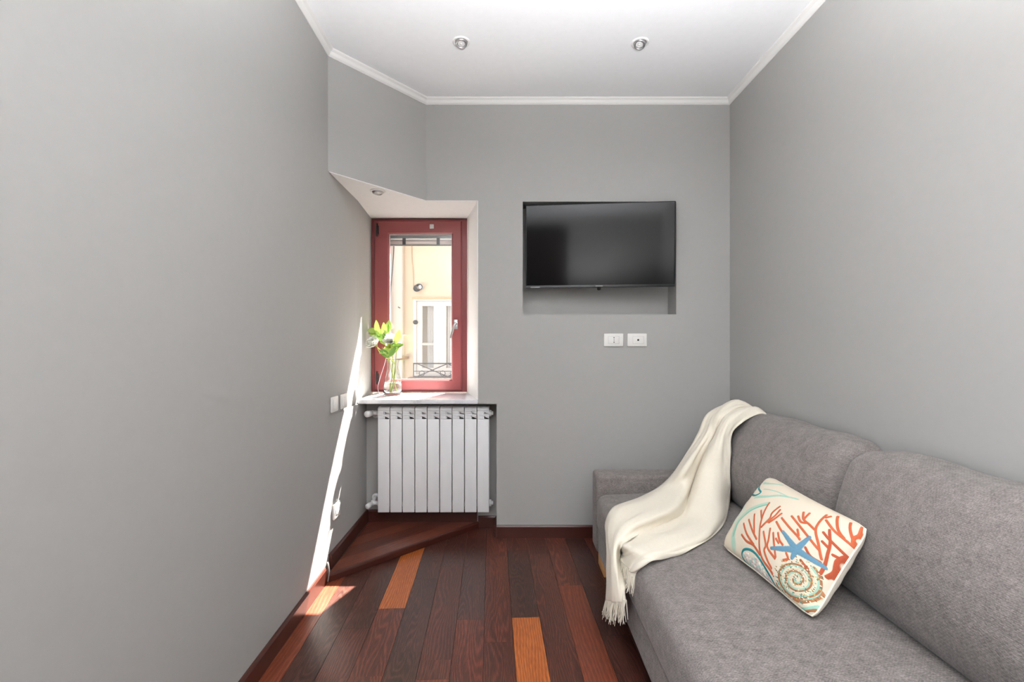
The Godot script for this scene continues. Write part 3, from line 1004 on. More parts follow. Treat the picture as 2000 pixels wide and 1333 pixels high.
func build_wall_plates() -> void:
	var d := BACK
	var specs := [[1198.0, "power_socket", "white wall socket with three holes under the television"], [1244.0, "antenna_socket", "white aerial socket with one round hole under the television"]]
	for k in 2:
		var c := at_d(specs[k][0], 664.5, d)
		var t := thing(specs[k][1], specs[k][2], "socket", P(c.x, c.y, d))
		part("plate", soft_mesh(c.x - 0.06, c.x + 0.06, c.y - 0.04, c.y + 0.04, d - 0.009, d - 0.0002, 0.004, 5), M.plate, t)
		var ix := 0.0 if k == 0 else 0.006
		part("insert", ring_frame(c.x + ix - 0.034, c.x + ix + 0.034, c.y - 0.023, c.y + 0.023, [0.001, 0.001, 0.001, 0.001], d - 0.0098, d - 0.0088, 0.0003), M.plate_grey, t)
		part("module", soft_mesh(c.x + ix - 0.0325, c.x + ix + 0.0325, c.y - 0.0215, c.y + 0.0215, d - 0.0105, d - 0.0085, 0.001, 4), M.plate, t)
		if k == 0:
			for q in [-0.0135, 0.0, 0.0135]:
				part("hole", lathe_mesh(P(c.x + 0.0015, c.y + q, d - 0.0104), Vector3.BACK, [Vector2(0.0034 if q != 0.0 else 0.0026, 0), Vector2(0.0034 if q != 0.0 else 0.0026, 0.0004), Vector2(0, 0.0004)], 12), M.hole, t)
		else:
			part("hole", lathe_mesh(P(c.x + 0.005, c.y, d - 0.0104), Vector3.BACK, [Vector2(0.006, 0), Vector2(0.0055, 0.0008), Vector2(0, 0.0008)], 14), M.hole, t)
	# plates on the left wall, outer face turned into the room
	var ones := [[650.0, 790.0, "light_switch", "white light switch plate on the left wall, farther from the sill", "switch"], [668.5, 784.0, "light_switch", "white light switch plate on the left wall, next to the sill", "switch"], [654.0, 997.0, "wall_socket", "white socket plate low on the sunlit left wall above the step", "socket"]]
	for s in ones:
		var dd: float = 0.941 * FOCAL / (1000.0 - s[0])
		var x := left_x(dd)
		var y: float = EYE - (s[1] - 666.5) * dd / FOCAL
		var t := thing(s[2], s[3], s[4], P(x, y, dd))
		part("plate", soft_mesh(x + 0.0002, x + 0.011, y - 0.04, y + 0.04, dd - 0.042, dd + 0.042, 0.004, 5), M.plate, t)
		if s[2] == "light_switch":
			part("rocker", soft_mesh(x + 0.009, x + 0.0145, y - 0.025, y + 0.025, dd - 0.022, dd + 0.0, 0.002, 4), M.plate, t)
			part("rocker", soft_mesh(x + 0.009, x + 0.0125, y - 0.025, y + 0.025, dd + 0.001, dd + 0.022, 0.002, 4), M.plate, t)
		else:
			part("module", soft_mesh(x + 0.009, x + 0.0122, y - 0.024, y + 0.024, dd - 0.024, dd + 0.024, 0.0015, 4), M.plate, t)
			for q in [-0.013, 0.0, 0.013]:
				part("hole", lathe_mesh(P(x + 0.0123, y + q, dd), Vector3.RIGHT, [Vector2(0.0032, 0), Vector2(0.003, 0.0004), Vector2(0, 0.0004)], 10), M.hole, t)

func spotlight(c: Vector3, tilt: Vector3, label: String) -> void:
	var t := thing("ceiling_spotlight", label, "spotlight", c, "recessed round spotlights")
	part("trim_ring", lathe_mesh(c, Vector3.DOWN, [Vector2(0.044, 0.0003), Vector2(0.044, 0.003), Vector2(0.041, 0.0055), Vector2(0.033, 0.006), Vector2(0.031, 0.003), Vector2(0.031, 0.0003)], 32), M.lamp_white, t)
	var n := tilt.normalized()
	var e := c + Vector3(0, -0.001, 0)
	part("eyeball", lathe_mesh(e, n, [Vector2(0.030, 0.0), Vector2(0.030, 0.006), Vector2(0.028, 0.014), Vector2(0.0225, 0.0175), Vector2(0.021, 0.016), Vector2(0.019, 0.006), Vector2(0, 0.006)], 28), M.metal, t)
	part("bulb", lathe_mesh(e, n, [Vector2(0.018, 0.006), Vector2(0.018, 0.0135), Vector2(0.012, 0.0145), Vector2(0.006, 0.012), Vector2(0.004, 0.0145), Vector2(0, 0.015)], 22), M.lamp_glass, t)

func build_spotlights() -> void:
	spotlight(P(-0.252, CEIL, 2.262), Vector3(0.02, -1, 0.22), "small round ceiling spotlight nearer the window wall")
	spotlight(P(0.638, CEIL, 2.27), Vector3(-0.28, -1, 0.25), "small round ceiling spotlight nearer the sofa wall")
	spotlight(P(-0.772, LINTEL - 0.004, 2.617), Vector3(0, -1, 0.05), "small round spotlight in the white soffit above the red window")

# ------------------------------------------------------------------ sofa
const SEAT_H := 0.40

func cushion_shape(d0: float, d1: float) -> Callable:
	return func(p: Vector3) -> Vector3:
		var d := -p.z
		var u := (d - d0) / (d1 - d0) * 2.0 - 1.0                    # -1 near, 1 far
		var t := clampf((p.y - 0.385) / 0.47, 0.0, 1.0)
		var front := clampf((1.27 - p.x) / 0.18, 0.0, 1.0)
		var puff := (1.0 - u * u) * sin(PI * clampf(t, 0, 1))
		var q := p
		q.x += 0.075 * t * t - front * 0.055 * puff - front * 0.02 * sin(PI * t)
		q.y += -0.006 * pow(absf(u), 3.0) * t + 0.004 * sin(d * 19.0) * t
		q.x += front * 0.006 * sin(d * 14.0 + p.y * 9.0) * t
		return q

func build_sofa() -> void:
	var s := thing("sofa", "grey woven fabric sofa with two back cushions along the right wall", "sofa", P(0.87, 0, 1.56))
	var front := 0.452
	var far := 2.55
	var near := 0.57
	part("base", soft_mesh(front + 0.006, 1.26, 0.078, 0.215, near + 0.12, far - 0.12, 0.012, 6), M.sofa, s)
	var seat_shape := func(p: Vector3) -> Vector3:
		var q := p
		var u := clampf((p.x - front) / 0.75, 0, 1)
		q.y += (0.012 * sin(PI * u) * clampf((p.y - 0.25) / 0.15, 0, 1))
		q.x -= 0.010 * sin(PI * clampf((p.y - 0.2) / 0.2, 0, 1)) * clampf(1.0 - (p.x - front) * 6.0, 0, 1)
		return q
	part("seat_cushion", soft_mesh(front, 1.24, 0.205, SEAT_H, near + 0.135, far - 0.135, 0.04, 22, seat_shape), M.sofa, s)
	part("arm", soft_mesh(front - 0.004, 1.29, 0.078, 0.494, far - 0.132, far, 0.022, 10), M.sofa, s)
	part("arm", soft_mesh(front - 0.004, 1.29, 0.078, 0.494, near, near + 0.132, 0.022, 10), M.sofa, s)
	part("back_frame", soft_mesh(1.24, 1.315, 0.078, 0.74, near + 0.02, far - 0.02, 0.02, 8), M.sofa, s)
	var c1 := [1.588, 2.416]
	var c2 := [0.703, 1.558]
	for c in [c1, c2]:
		var fx := 1.10 if c == c1 else 1.078
		part("back_cushion", soft_mesh(fx, 1.272, 0.385, 0.850, c[0], c[1], 0.06, 26, cushion_shape(c[0], c[1])), M.sofa, s)
	for q in [[front + 0.015, far - 0.23], [front + 0.015, near + 0.08], [1.2, far - 0.23], [1.2, near + 0.08]]:
		part("leg", soft_mesh(q[0], q[0] + 0.045, 0.0, 0.079, q[1], q[1] + 0.15, 0.006, 4), M.leg, s, "pale wooden leg")

# ------------------------------------------------------------------ throw
func sheet(st: SurfaceTool, rows: Array, nu: int, nv: int, thick: float, wrinkle: Callable) -> Array:
	# rows of control points -> smooth sheet with thickness; returns the last row of points
	var fine := []
	for r in rows:
		fine.append(spline(r, nv))
	var w: int = fine[0].size()
	var grid := []
	for j in w:
		var col := []
		for r in fine:
			col.append(r[j])
		grid.append(spline(col, nu))
	var h: int = grid[0].size()
	var nrm := []
	for j in w:
		var line := []
		for i in h:
			var a: Vector3 = grid[mini(j + 1, w - 1)][i] - grid[maxi(j - 1, 0)][i]
			var b: Vector3 = grid[j][mini(i + 1, h - 1)] - grid[j][maxi(i - 1, 0)]
			var n := a.cross(b).normalized()
			line.append(n)
		nrm.append(line)
	# outward side: towards the eye's half space of the throw (up and to the left)
	var flip := 1.0 if (nrm[w / 2][h / 2] as Vector3).dot(Vector3(-0.6, 0.8, 0.2)) > 0 else -1.0
	var top := []
	var low := []
	for j in w:
		var lt := []
		var ll := []
		for i in h:
			var n: Vector3 = nrm[j][i] * flip
			var p: Vector3 = grid[j][i] + n * float(wrinkle.call(float(j) / (w - 1), float(i) / (h - 1)))
			lt.append(p + n * thick)
			ll.append(p)
		top.append(lt)
		low.append(ll)
	st.set_smooth_group(1)
	for j in w - 1:
		for i in h - 1:
			var n: Vector3 = nrm[j][i] * flip
			quad(st, top[j][i], top[j + 1][i], top[j + 1][i + 1], top[j][i + 1], n)
			quad(st, low[j][i], low[j + 1][i], low[j + 1][i + 1], low[j][i + 1], -n)
	for i in h - 1:
		quad(st, top[0][i], low[0][i], low[0][i + 1], top[0][i + 1], top[0][i] - top[1][i])
		quad(st, top[w - 1][i], low[w - 1][i], low[w - 1][i + 1], top[w - 1][i + 1], top[w - 1][i] - top[w - 2][i])
	for j in w - 1:
		quad(st, top[j][h - 1], low[j][h - 1], low[j + 1][h - 1], top[j + 1][h - 1], top[j][h - 1] - top[j][h - 2])
		quad(st, top[j][0], low[j][0], low[j + 1][0], top[j + 1][0], top[j][0] - top[j][1])
	var hem := []
	for j in w:
		hem.append((top[j][h - 1] + low[j][h - 1]) / 2.0)
	return hem

func build_throw() -> void:
	var t := thing("throw_blanket", "cream fringed throw draped over the sofa back and seat edge", "blanket", P(0.75, 0.40, 2.1))
	# left fold: from behind the crest, down across the seat, over its edge and down to the floor
	var left := [
		[P(1.30, 0.80, 2.44), P(1.31, 0.80, 2.40), P(1.31, 0.80, 2.36), P(1.31, 0.80, 2.33)],
		[P(1.20, 0.868, 2.46), P(1.20, 0.886, 2.42), P(1.20, 0.880, 2.38), P(1.20, 0.866, 2.34)],
		[at_x(1387, 810, 1.06), at_x(1398, 806, 1.07), at_x(1410, 806, 1.07), at_x(1420, 811, 1.09)],
		[at_x(1367, 850, 1.00), at_x(1380, 846, 1.01), at_x(1392, 848, 1.03), at_x(1398, 852, 1.06)],
		[at_x(1347, 882, 0.93), at_x(1360, 877, 0.93), at_x(1374, 878, 0.97), at_x(1381, 884, 1.03)],
		[at_x(1318, 923, 0.85), at_x(1336, 917, 0.83), at_x(1353, 918, 0.89), at_x(1363, 926, 0.99)],
		[at_h(1288, 951, 0.455), at_h(1309, 950, 0.49), at_h(1333, 959, 0.50), at_h(1349, 966, 0.44)],
		[at_h(1252, 972, 0.428), at_h(1277, 977, 0.468), at_h(1308, 992, 0.475), at_h(1336, 1003, 0.425)],
		[at_h(1210, 987, 0.43), at_h(1232, 998, 0.455), at_h(1263, 1013, 0.465), at_h(1290, 1026, 0.42)],
		[at_x(1193, 1000, 0.452), at_h(1209, 1013, 0.445), at_h(1233, 1028, 0.455), at_h(1250, 1043, 0.42)],
		[at_x(1184, 1027, 0.425), at_x(1196, 1032, 0.425), at_x(1214, 1046, 0.437), at_x(1222, 1062, 0.445)],
		[at_x(1188, 1062, 0.412), at_x(1194, 1064, 0.402), at_x(1203, 1072, 0.405), at_x(1208, 1082, 0.425)],
		[at_x(1190, 1095, 0.405), at_x(1195, 1097, 0.390), at_x(1202, 1100, 0.395), at_x(1207, 1104, 0.422)],
		[at_x(1189, 1130, 0.402), at_x(1196, 1132, 0.388), at_x(1207, 1136, 0.398), at_x(1216, 1140, 0.420)],
		[at_x(1187, 1172, 0.400), at_x(1197, 1176, 0.390), at_x(1212, 1178, 0.402), at_x(1225, 1176, 0.420)]]
	# right panel: tucked under the fold, spread over the back cushion and the seat
	var right := [
		[P(1.31, 0.80, 2.36), P(1.31, 0.80, 2.33), P(1.31, 0.80, 2.29), P(1.31, 0.80, 2.25)],
		[P(1.20, 0.862, 2.36), P(1.20, 0.868, 2.33), P(1.22, 0.866, 2.29), P(1.24, 0.852, 2.25)],
		[at_x(1412, 813, 1.08), at_x(1423, 812, 1.08), at_x(1434, 818, 1.09), at_x(1444, 830, 1.11)],
		[at_x(1392, 856, 1.04), at_x(1401, 848, 1.02), at_x(1415, 846, 1.035), at_x(1424, 854, 1.065)],
		[at_x(1374, 886, 1.01), at_x(1388, 878, 0.97), at_x(1408, 880, 1.00), at_x(1423, 890, 1.045)],
		[at_x(1356, 924, 0.98), at_x(1374, 918, 0.93), at_x(1402, 922, 0.98), at_x(1424, 932, 1.04)],
		[at_h(1341, 968, 0.43), at_h(1366, 962, 0.50), at_h(1398, 972, 0.495), at_x(1424, 976, 1.035)],
		[at_h(1330, 1008, 0.415), at_h(1352, 1001, 0.445), at_h(1392, 1013, 0.45), at_h(1419, 1012, 0.422)],
		[at_h(1280, 1030, 0.412), at_h(1322, 1034, 0.435), at_h(1370, 1046, 0.435), at_h(1404, 1037, 0.417)],
		[at_h(1242, 1046, 0.411), at_h(1282, 1046, 0.44), at_h(1335, 1066, 0.428), at_h(1378, 1059, 0.416)],
		[at_h(1226, 1058, 0.414), at_h(1264, 1064, 0.430), at_h(1300, 1078, 0.432), at_h(1340, 1076, 0.416)],
		[at_h(1216, 1067, 0.416), at_h(1243, 1078, 0.424), at_h(1272, 1087, 0.432), at_h(1298, 1087, 0.416)],
		[at_x(1211, 1076, 0.448), at_x(1227, 1090, 0.447), at_x(1247, 1099, 0.455), at_h(1263, 1101, 0.414)],
		[at_x(1211, 1090, 0.438), at_x(1220, 1104, 0.434), at_x(1232, 1116, 0.438), at_x(1241, 1122, 0.446)]]
	var st := new_st()
	var n1 := noise(3.0, 301, 3)
	var hem1 := sheet(st, left, 7, 7, 0.005, func(v: float, u: float) -> float: return 0.012 * n1.get_noise_2d(v * 1.4, u * 0.8) + 0.004 * sin(v * 15.0 + u * 7.0))
	var hem2 := sheet(st, right, 7, 7, 0.005, func(v: float, u: float) -> float: return 0.011 * n1.get_noise_2d(v * 1.2 + 9.0, u * 1.2) + 0.004 * sin(v * 11.0 + u * 12.0))
	part("cloth", commit(st), M.throw, t)
	var fr := new_st()
	for hem in [hem1, hem2]:
		for k in hem.size() * 4:
			var f: float = float(k) / (hem.size() * 4 - 1) * (hem.size() - 1)
			var i: int = mini(int(f), hem.size() - 2)
			var p: Vector3 = (hem[i] as Vector3).lerp(hem[i + 1], f - i)
			var long := rng.randf_range(0.055, 0.08)
			var sway := Vector3(rng.randf_range(-0.018, 0.008), 0, rng.randf_range(-0.016, 0.016))
			var q := p + Vector3(0, -long * 0.5, 0) + sway * 0.3 + Vector3(rng.randf_range(-0.006, 0.002), 0, rng.randf_range(-0.006, 0.006))
			var e := p + Vector3(0, -long, 0) + sway
			e.y = maxf(e.y, 0.004)
			q.y = maxf(q.y, 0.008)
			tube(fr, [p + Vector3(0, 0.004, 0), q, e], 0.0022, 0.0012, 4)
	var fringe := part("fringe", commit(fr), M.fringe, t)
	fringe.set_meta("kind", "stuff")

# ------------------------------------------------------------------ pillow
var art: Image
var relief: Image

func zp(x: float, y: float) -> Vector2:     # sketch coordinates -> pillow print (0..1)
	var w := 0.000391324 * x + 0.000368483 * y + 1.0
	var q := Vector2((0.001649147 * x + 0.00119479 * y - 0.87186004) / w, (-0.000982737 * x + 0.001862028 * y + 0.133445336) / w)
	var f := sqrt(maxf(0.0, sin(PI * clampf(q.x, 0, 1)))) * sqrt(maxf(0.0, sin(PI * clampf(q.y, 0, 1))))     # the cushion bulges under the print
	return q + Vector2(0.085, 0.07) * f

func dab(c: Vector2, r: float, col: Color, alpha: float, raise: float) -> void:
	var w := art.get_width()
	var h := art.get_height()
	for y in range(maxi(0, int(c.y - r)), mini(h, int(c.y + r) + 2)):
		for x in range(maxi(0, int(c.x - r)), mini(w, int(c.x + r) + 2)):
			var q := Vector2(x, y).distance_to(c) / r
			if q < 1.0:
				var a := alpha * clampf((1.0 - q) * 4.0, 0, 1)
				var tint := 1.0 + 0.16 * (rng.randf() - 0.5)
				var cc := Color(col.r * tint, col.g * tint, col.b * tint)
				art.set_pixel(x, y, art.get_pixel(x, y).lerp(cc, a))
				if raise > 0.0:
					var v := maxf(relief.get_pixel(x, y).r, raise * sqrt(maxf(0.0, 1.0 - q * q)) + 0.1 * rng.randf())
					relief.set_pixel(x, y, Color(v, v, v))

func stroke(pts: Array, r0: float, r1: float, col: Color, alpha := 1.0, raise := 0.7) -> void:
	var path := []
	for p in pts:
		var q := zp(p[0], p[1])
		path.append(Vector2(q.x * art.get_width(), q.y * art.get_height()))
	var line := spline(path, 6)
	for k in line.size() - 1:
		var a: Vector2 = line[k]
		var b: Vector2 = line[k + 1]
		var r := lerpf(r0, r1, float(k) / line.size())
		var n := maxi(1, int(a.distance_to(b) / (r * 0.45)))
		for s in n:
			dab(a.lerp(b, float(s) / n), r, col, alpha, raise)

func paint_pillow() -> void:
	art = Image.create(900, 600, false, Image.FORMAT_RGB8)
	relief = Image.create(900, 600, false, Image.FORMAT_RGB8)
	art.fill(rgb(222, 210, 190))
	relief.fill(Color(0, 0, 0))
	var mint := rgb(150, 198, 180)
	var pale := rgb(196, 224, 206)
	# washed sea bands
	stroke([[180, 670], [195, 580], [245, 495], [340, 430], [500, 385]], 34, 16, mint, 0.3, 0.0)
	stroke([[190, 600], [240, 510], [340, 440], [490, 395]], 9, 5, rgb(120, 182, 164), 0.5, 0.0)
	stroke([[370, 335], [470, 335], [580, 328], [700, 352]], 16, 7, mint, 0.4, 0.0)
	stroke([[410, 222], [470, 230], [560, 236]], 14, 6, mint, 0.4, 0.0)
	stroke([[430, 275], [520, 290], [620, 330]], 6, 4, mint, 0.4, 0.0)
	stroke([[285, 400], [235, 440], [195, 500], [215, 492], [275, 432], [288, 405]], 10, 7, pale, 0.8, 0.0)
	# teal curl in the corner
	var teal := rgb(42, 128, 132)
	stroke([[335, 290], [370, 250], [385, 205]], 16, 12, rgb(160, 210, 205), 0.9, 0.5)
	stroke([[455, 168], [410, 178], [378, 215], [382, 265], [412, 302], [360, 320], [308, 302]], 7, 9, teal)
	# coral
	var coral := rgb(190, 98, 66)
	var coral2 := rgb(172, 84, 58)
	for s in [
		[[265, 600], [300, 650], [350, 680], [390, 750]], [[290, 525], [310, 600], [355, 680]], [[335, 500], [360, 580], [385, 640]], [[382, 465], [376, 560], [370, 610]],
		[[495, 385], [460, 450], [430, 530], [410, 620], [395, 720], [405, 790], [440, 850], [455, 885]], [[575, 412], [520, 460], [500, 500], [430, 560]], [[578, 437], [540, 480], [480, 525]],
		[[588, 464], [540, 500], [490, 530]], [[435, 440], [440, 500]], [[447, 590], [450, 680], [430, 720], [440, 790], [460, 850]], [[500, 570], [480, 640], [460, 700], [505, 780]],
		[[520, 600], [515, 680], [510, 770]], [[555, 600], [560, 650], [580, 685]], [[535, 640], [552, 672]], [[550, 522], [585, 590], [640, 665]], [[590, 495], [640, 560], [690, 620], [705, 645]],
		[[660, 480], [690, 520], [740, 590], [800, 680], [830, 720]], [[740, 450], [740, 500], [775, 535], [812, 575]], [[778, 455], [742, 500]], [[705, 480], [722, 520], [768, 526]], [[695, 575], [700, 620]],
		[[885, 460], [840, 520], [815, 580], [825, 680], [830, 780]], [[912, 470], [880, 482]], [[885, 500], [930, 570], [980, 620], [1030, 670]], [[955, 465], [955, 560], [990, 625]],
		[[1035, 505], [1030, 560], [1040, 640]], [[1112, 525], [1080, 585], [1042, 612], [1030, 670]], [[595, 740], [600, 780], [560, 790]]]:
		stroke(s, 8.0, 8.5, coral)
	for s in [[[865, 590], [900, 640], [980, 740]], [[905, 570], [900, 650], [880, 720], [850, 800], [800, 885]], [[850, 652], [890, 702]], [[735, 700], [762, 760], [825, 805]], [[980, 740], [920, 780], [885, 860], [830, 900]], [[690, 790], [730, 850], [770, 870]], [[940, 760], [900, 740]]]:
		stroke(s, 8.5, 9.0, coral2)
	# speckled mussel shell with a teal border
	for k in 150:
		var f := rng.randf()
		var c := Vector2(lerpf(285, 405, f), lerpf(755, 965, f))
		var o := Vector2(rng.randf_range(-1, 1), rng.randf_range(-1, 1)) * 48.0
		stroke([[c.x + o.x, c.y + o.y * 0.6], [c.x + o.x + 4, c.y + o.y * 0.6 + 4]], 6, 6, [rgb(238, 226, 220), rgb(206, 180, 180), rgb(170, 212, 200), rgb(250, 244, 236)][rng.randi() % 4], 1.0, 0.5)
	stroke([[232, 790], [228, 735], [265, 705], [320, 712], [365, 755], [395, 820], [430, 920], [438, 1000]], 8, 8, teal, 1.0, 0.9)
	stroke([[232, 790], [280, 850], [340, 920], [400, 980], [438, 1005]], 7, 6, rgb(120, 190, 180), 1.0, 0.8)
	# spiral shell
	for k in 5:
		var rr := 185.0 - 14.0 * k
		var arc := []
		for s in 9:
			var a := lerpf(0.15 * PI, 1.02 * PI, s / 8.0)
			arc.append([640 + rr * cos(a) * 0.98 + 6.0 * k, 965 + rr * sin(a) * 1.08 - 10.0 * k])
		stroke(arc, 9, 9, [rgb(168, 112, 78), rgb(160, 206, 188), rgb(232, 220, 196), rgb(176, 120, 84), rgb(150, 198, 180)][k], 1.0, 0.7)
	var band := 0
	for ring in 3:
		var arc := []
		for s in 64:
			var a := -0.6 + s / 63.0 * TAU * 2.6
			var rr := 172.0 - s / 63.0 * 150.0 - ring * 15.0
			if rr > 4.0:
				arc.append([632 + rr * cos(a) * 0.98, 925 + rr * sin(a) * 0.86])
		stroke(arc, 9.5, 6, [rgb(160, 108, 76), rgb(156, 192, 174), rgb(216, 206, 182)][ring], 1.0, 0.75)
	# starfish
	for k in 260:
		var a := rng.randf() * TAU
		var rr := 185.0 * sqrt(rng.randf())
		var c := Vector2(634 + rr * cos(a), 935 + rr * sin(a) * 0.95)
		stroke([[c.x, c.y], [c.x + 5, c.y + 3]], 3.0, 2.5, [rgb(120, 92, 60), rgb(196, 170, 110), rgb(110, 160, 146), rgb(240, 232, 210)][rng.randi() % 4], 0.9, 0.9)
	var blue := rgb(98, 138, 160)
	for tip in [[588, 585], [778, 622], [852, 840], [628, 778], [485, 705]]:
		stroke([[670, 715], [lerpf(670, tip[0], 0.5), lerpf(715, tip[1], 0.5)], tip], 25, 8, blue, 1.0, 0.95)

func build_pillow() -> void:
	paint_pillow()
	var m := mat(Color.WHITE, 0.9)
	m.albedo_texture = ImageTexture.create_from_image(art)
	m.heightmap_enabled = true
	m.heightmap_texture = ImageTexture.create_from_image(relief)
	m.heightmap_scale = 0.2
	m.texture_repeat = false
	m.metallic_specular = 0.25
	var plain := fabric(rgb(224, 214, 196), rgb(244, 236, 220), 93, 0.15, 0.02)
	# corners of the seam: far top, near top, near bottom, far bottom
	var tl := at_x(1503, 930, 1.035)
	var tr := at_x(1700, 1034, 1.035)
	var br := at_h(1590, 1213, 0.422)
	var bl := at_h(1410, 1067, 0.425)
	var n := (tr - tl).cross(bl - tl).normalized()
	if n.x > 0:
		n = -n
	var t := thing("throw_pillow", "cream cushion embroidered with red coral, blue starfish and a spiral shell", "pillow", P(0.9, 0.41, 1.55))
	var N := 28
	var at := func(u: float, v: float, side: float) -> Vector3:
		var edge_in := 0.016
		var uu := u + edge_in * (0.5 - u) * 2.0 * sin(PI * v)
		var vv := v + edge_in * 1.5 * (0.5 - v) * 2.0 * sin(PI * u)
		var blunt := 0.05 * pow(absf(2.0 * u - 1.0), 8.0) * pow(absf(2.0 * v - 1.0), 8.0)
		uu = lerpf(uu, 0.5, blunt)
		vv = lerpf(vv, 0.5, blunt)
		var p: Vector3 = (tl.lerp(tr, uu)).lerp(bl.lerp(br, uu), vv)
		var fat := pow(maxf(0.0, sin(PI * u)), 0.4) * pow(maxf(0.0, sin(PI * v)), 0.4)
		var pucker := 0.004 * sin(u * 40.0) * pow(absf(v - 0.5) * 2.0, 4.0) + 0.004 * sin(v * 30.0) * pow(absf(u - 0.5) * 2.0, 4.0)
		return p + n * (side * (0.078 * fat) + pucker * fat)
	for side in [1.0, -1.0]:
		var st := new_st()
		st.set_smooth_group(1)
		for i in N:
			for j in N:
				var q := []
				for c in [[i, j], [i + 1, j], [i + 1, j + 1], [i, j + 1]]:
					var u: float = 0.5 - 0.5 * cos(PI * float(c[0]) / N)
					var v: float = 0.5 - 0.5 * cos(PI * float(c[1]) / N)
					q.append([at.call(u, v, side), Vector2(u, v)])
				for o in [[0, 1, 2], [0, 2, 3]]:
					var tt := [q[o[0]], q[o[1]], q[o[2]]]
					if ((tt[1][0] - tt[0][0]) as Vector3).cross(tt[2][0] - tt[0][0]).dot(n * side) > 0:
						tt = [tt[0], tt[2], tt[1]]
					for p in tt:
						st.set_uv(p[1]); st.add_vertex(p[0])
		part("embroidered_front" if side > 0 else "plain_back", commit(st), m if side > 0 else plain, t)
	var seam := []
	for s in 4:
		for k in 12:
			var f := k / 12.0
			var uv: Array = [[f, 0.0], [1.0, f], [1.0 - f, 1.0], [0.0, 1.0 - f]][s]
			seam.append(at.call(uv[0], uv[1], 0.0))
	part("piping", tube_mesh(seam, 0.0035, 0.0035, 6, true), M.fringe, t)

# ------------------------------------------------------------------ vase and flowers
func leaf_mesh(base: Vector3, dir: Vector3, face: Vector3, long: float, wide: float) -> ArrayMesh:
	var st := new_st()
	st.set_smooth_group(1)
	var t := dir.normalized()
	var side := t.cross(face).normalized()
	var up := side.cross(t).normalized()
	var rows := []
	for k in 7:
		var f := k / 6.0
		var w := wide * pow(sin(PI * clampf(f * 0.94 + 0.03, 0, 1)), 0.75)
		var c := base + t * long * f - up * long * 0.22 * f * f
		rows.append([c - side * w + up * w * 0.35, c, c + side * w + up * w * 0.35])
	for k in 6:
		for s in 2:
			quad(st, rows[k][s], rows[k][s + 1], rows[k + 1][s + 1], rows[k + 1][s], up)
	return commit(st)

func bloom_mesh(c: Vector3, dir: Vector3, r: float, layers: int, per: int) -> ArrayMesh:
	var st := new_st()
	var t := dir.normalized()
	var u := t.cross(Vector3(0.3, 0.1, 0.9)).normalized()
	var v := t.cross(u)
	for l in layers:
		var open := lerpf(1.25, 0.25, float(l) / maxi(1, layers - 1))
		for k in per:
			var a := TAU * (k + 0.5 * l) / per + rng.randf() * 0.3
			var d := u * cos(a) + v * sin(a)
			var out := (t * cos(open) + d * sin(open)).normalized()
			var side := t.cross(d).normalized()
			var nn := side.cross(out).normalized()
			var long := r * rng.randf_range(0.85, 1.1)
			var wide := r * 0.36
			st.set_smooth_group(1)
			var rows := []
			for q in 4:
				var f := q / 3.0
				var w := wide * sin(PI * (0.15 + 0.7 * f))
				var p := c + out * long * f + t * long * 0.25 * f * f
				rows.append([p - side * w, p - nn * w * 0.25, p + side * w])
			for q in 3:
				for s in 2:
					quad(st, rows[q][s], rows[q][s + 1], rows[q + 1][s + 1], rows[q + 1][s], nn)
	return commit(st)

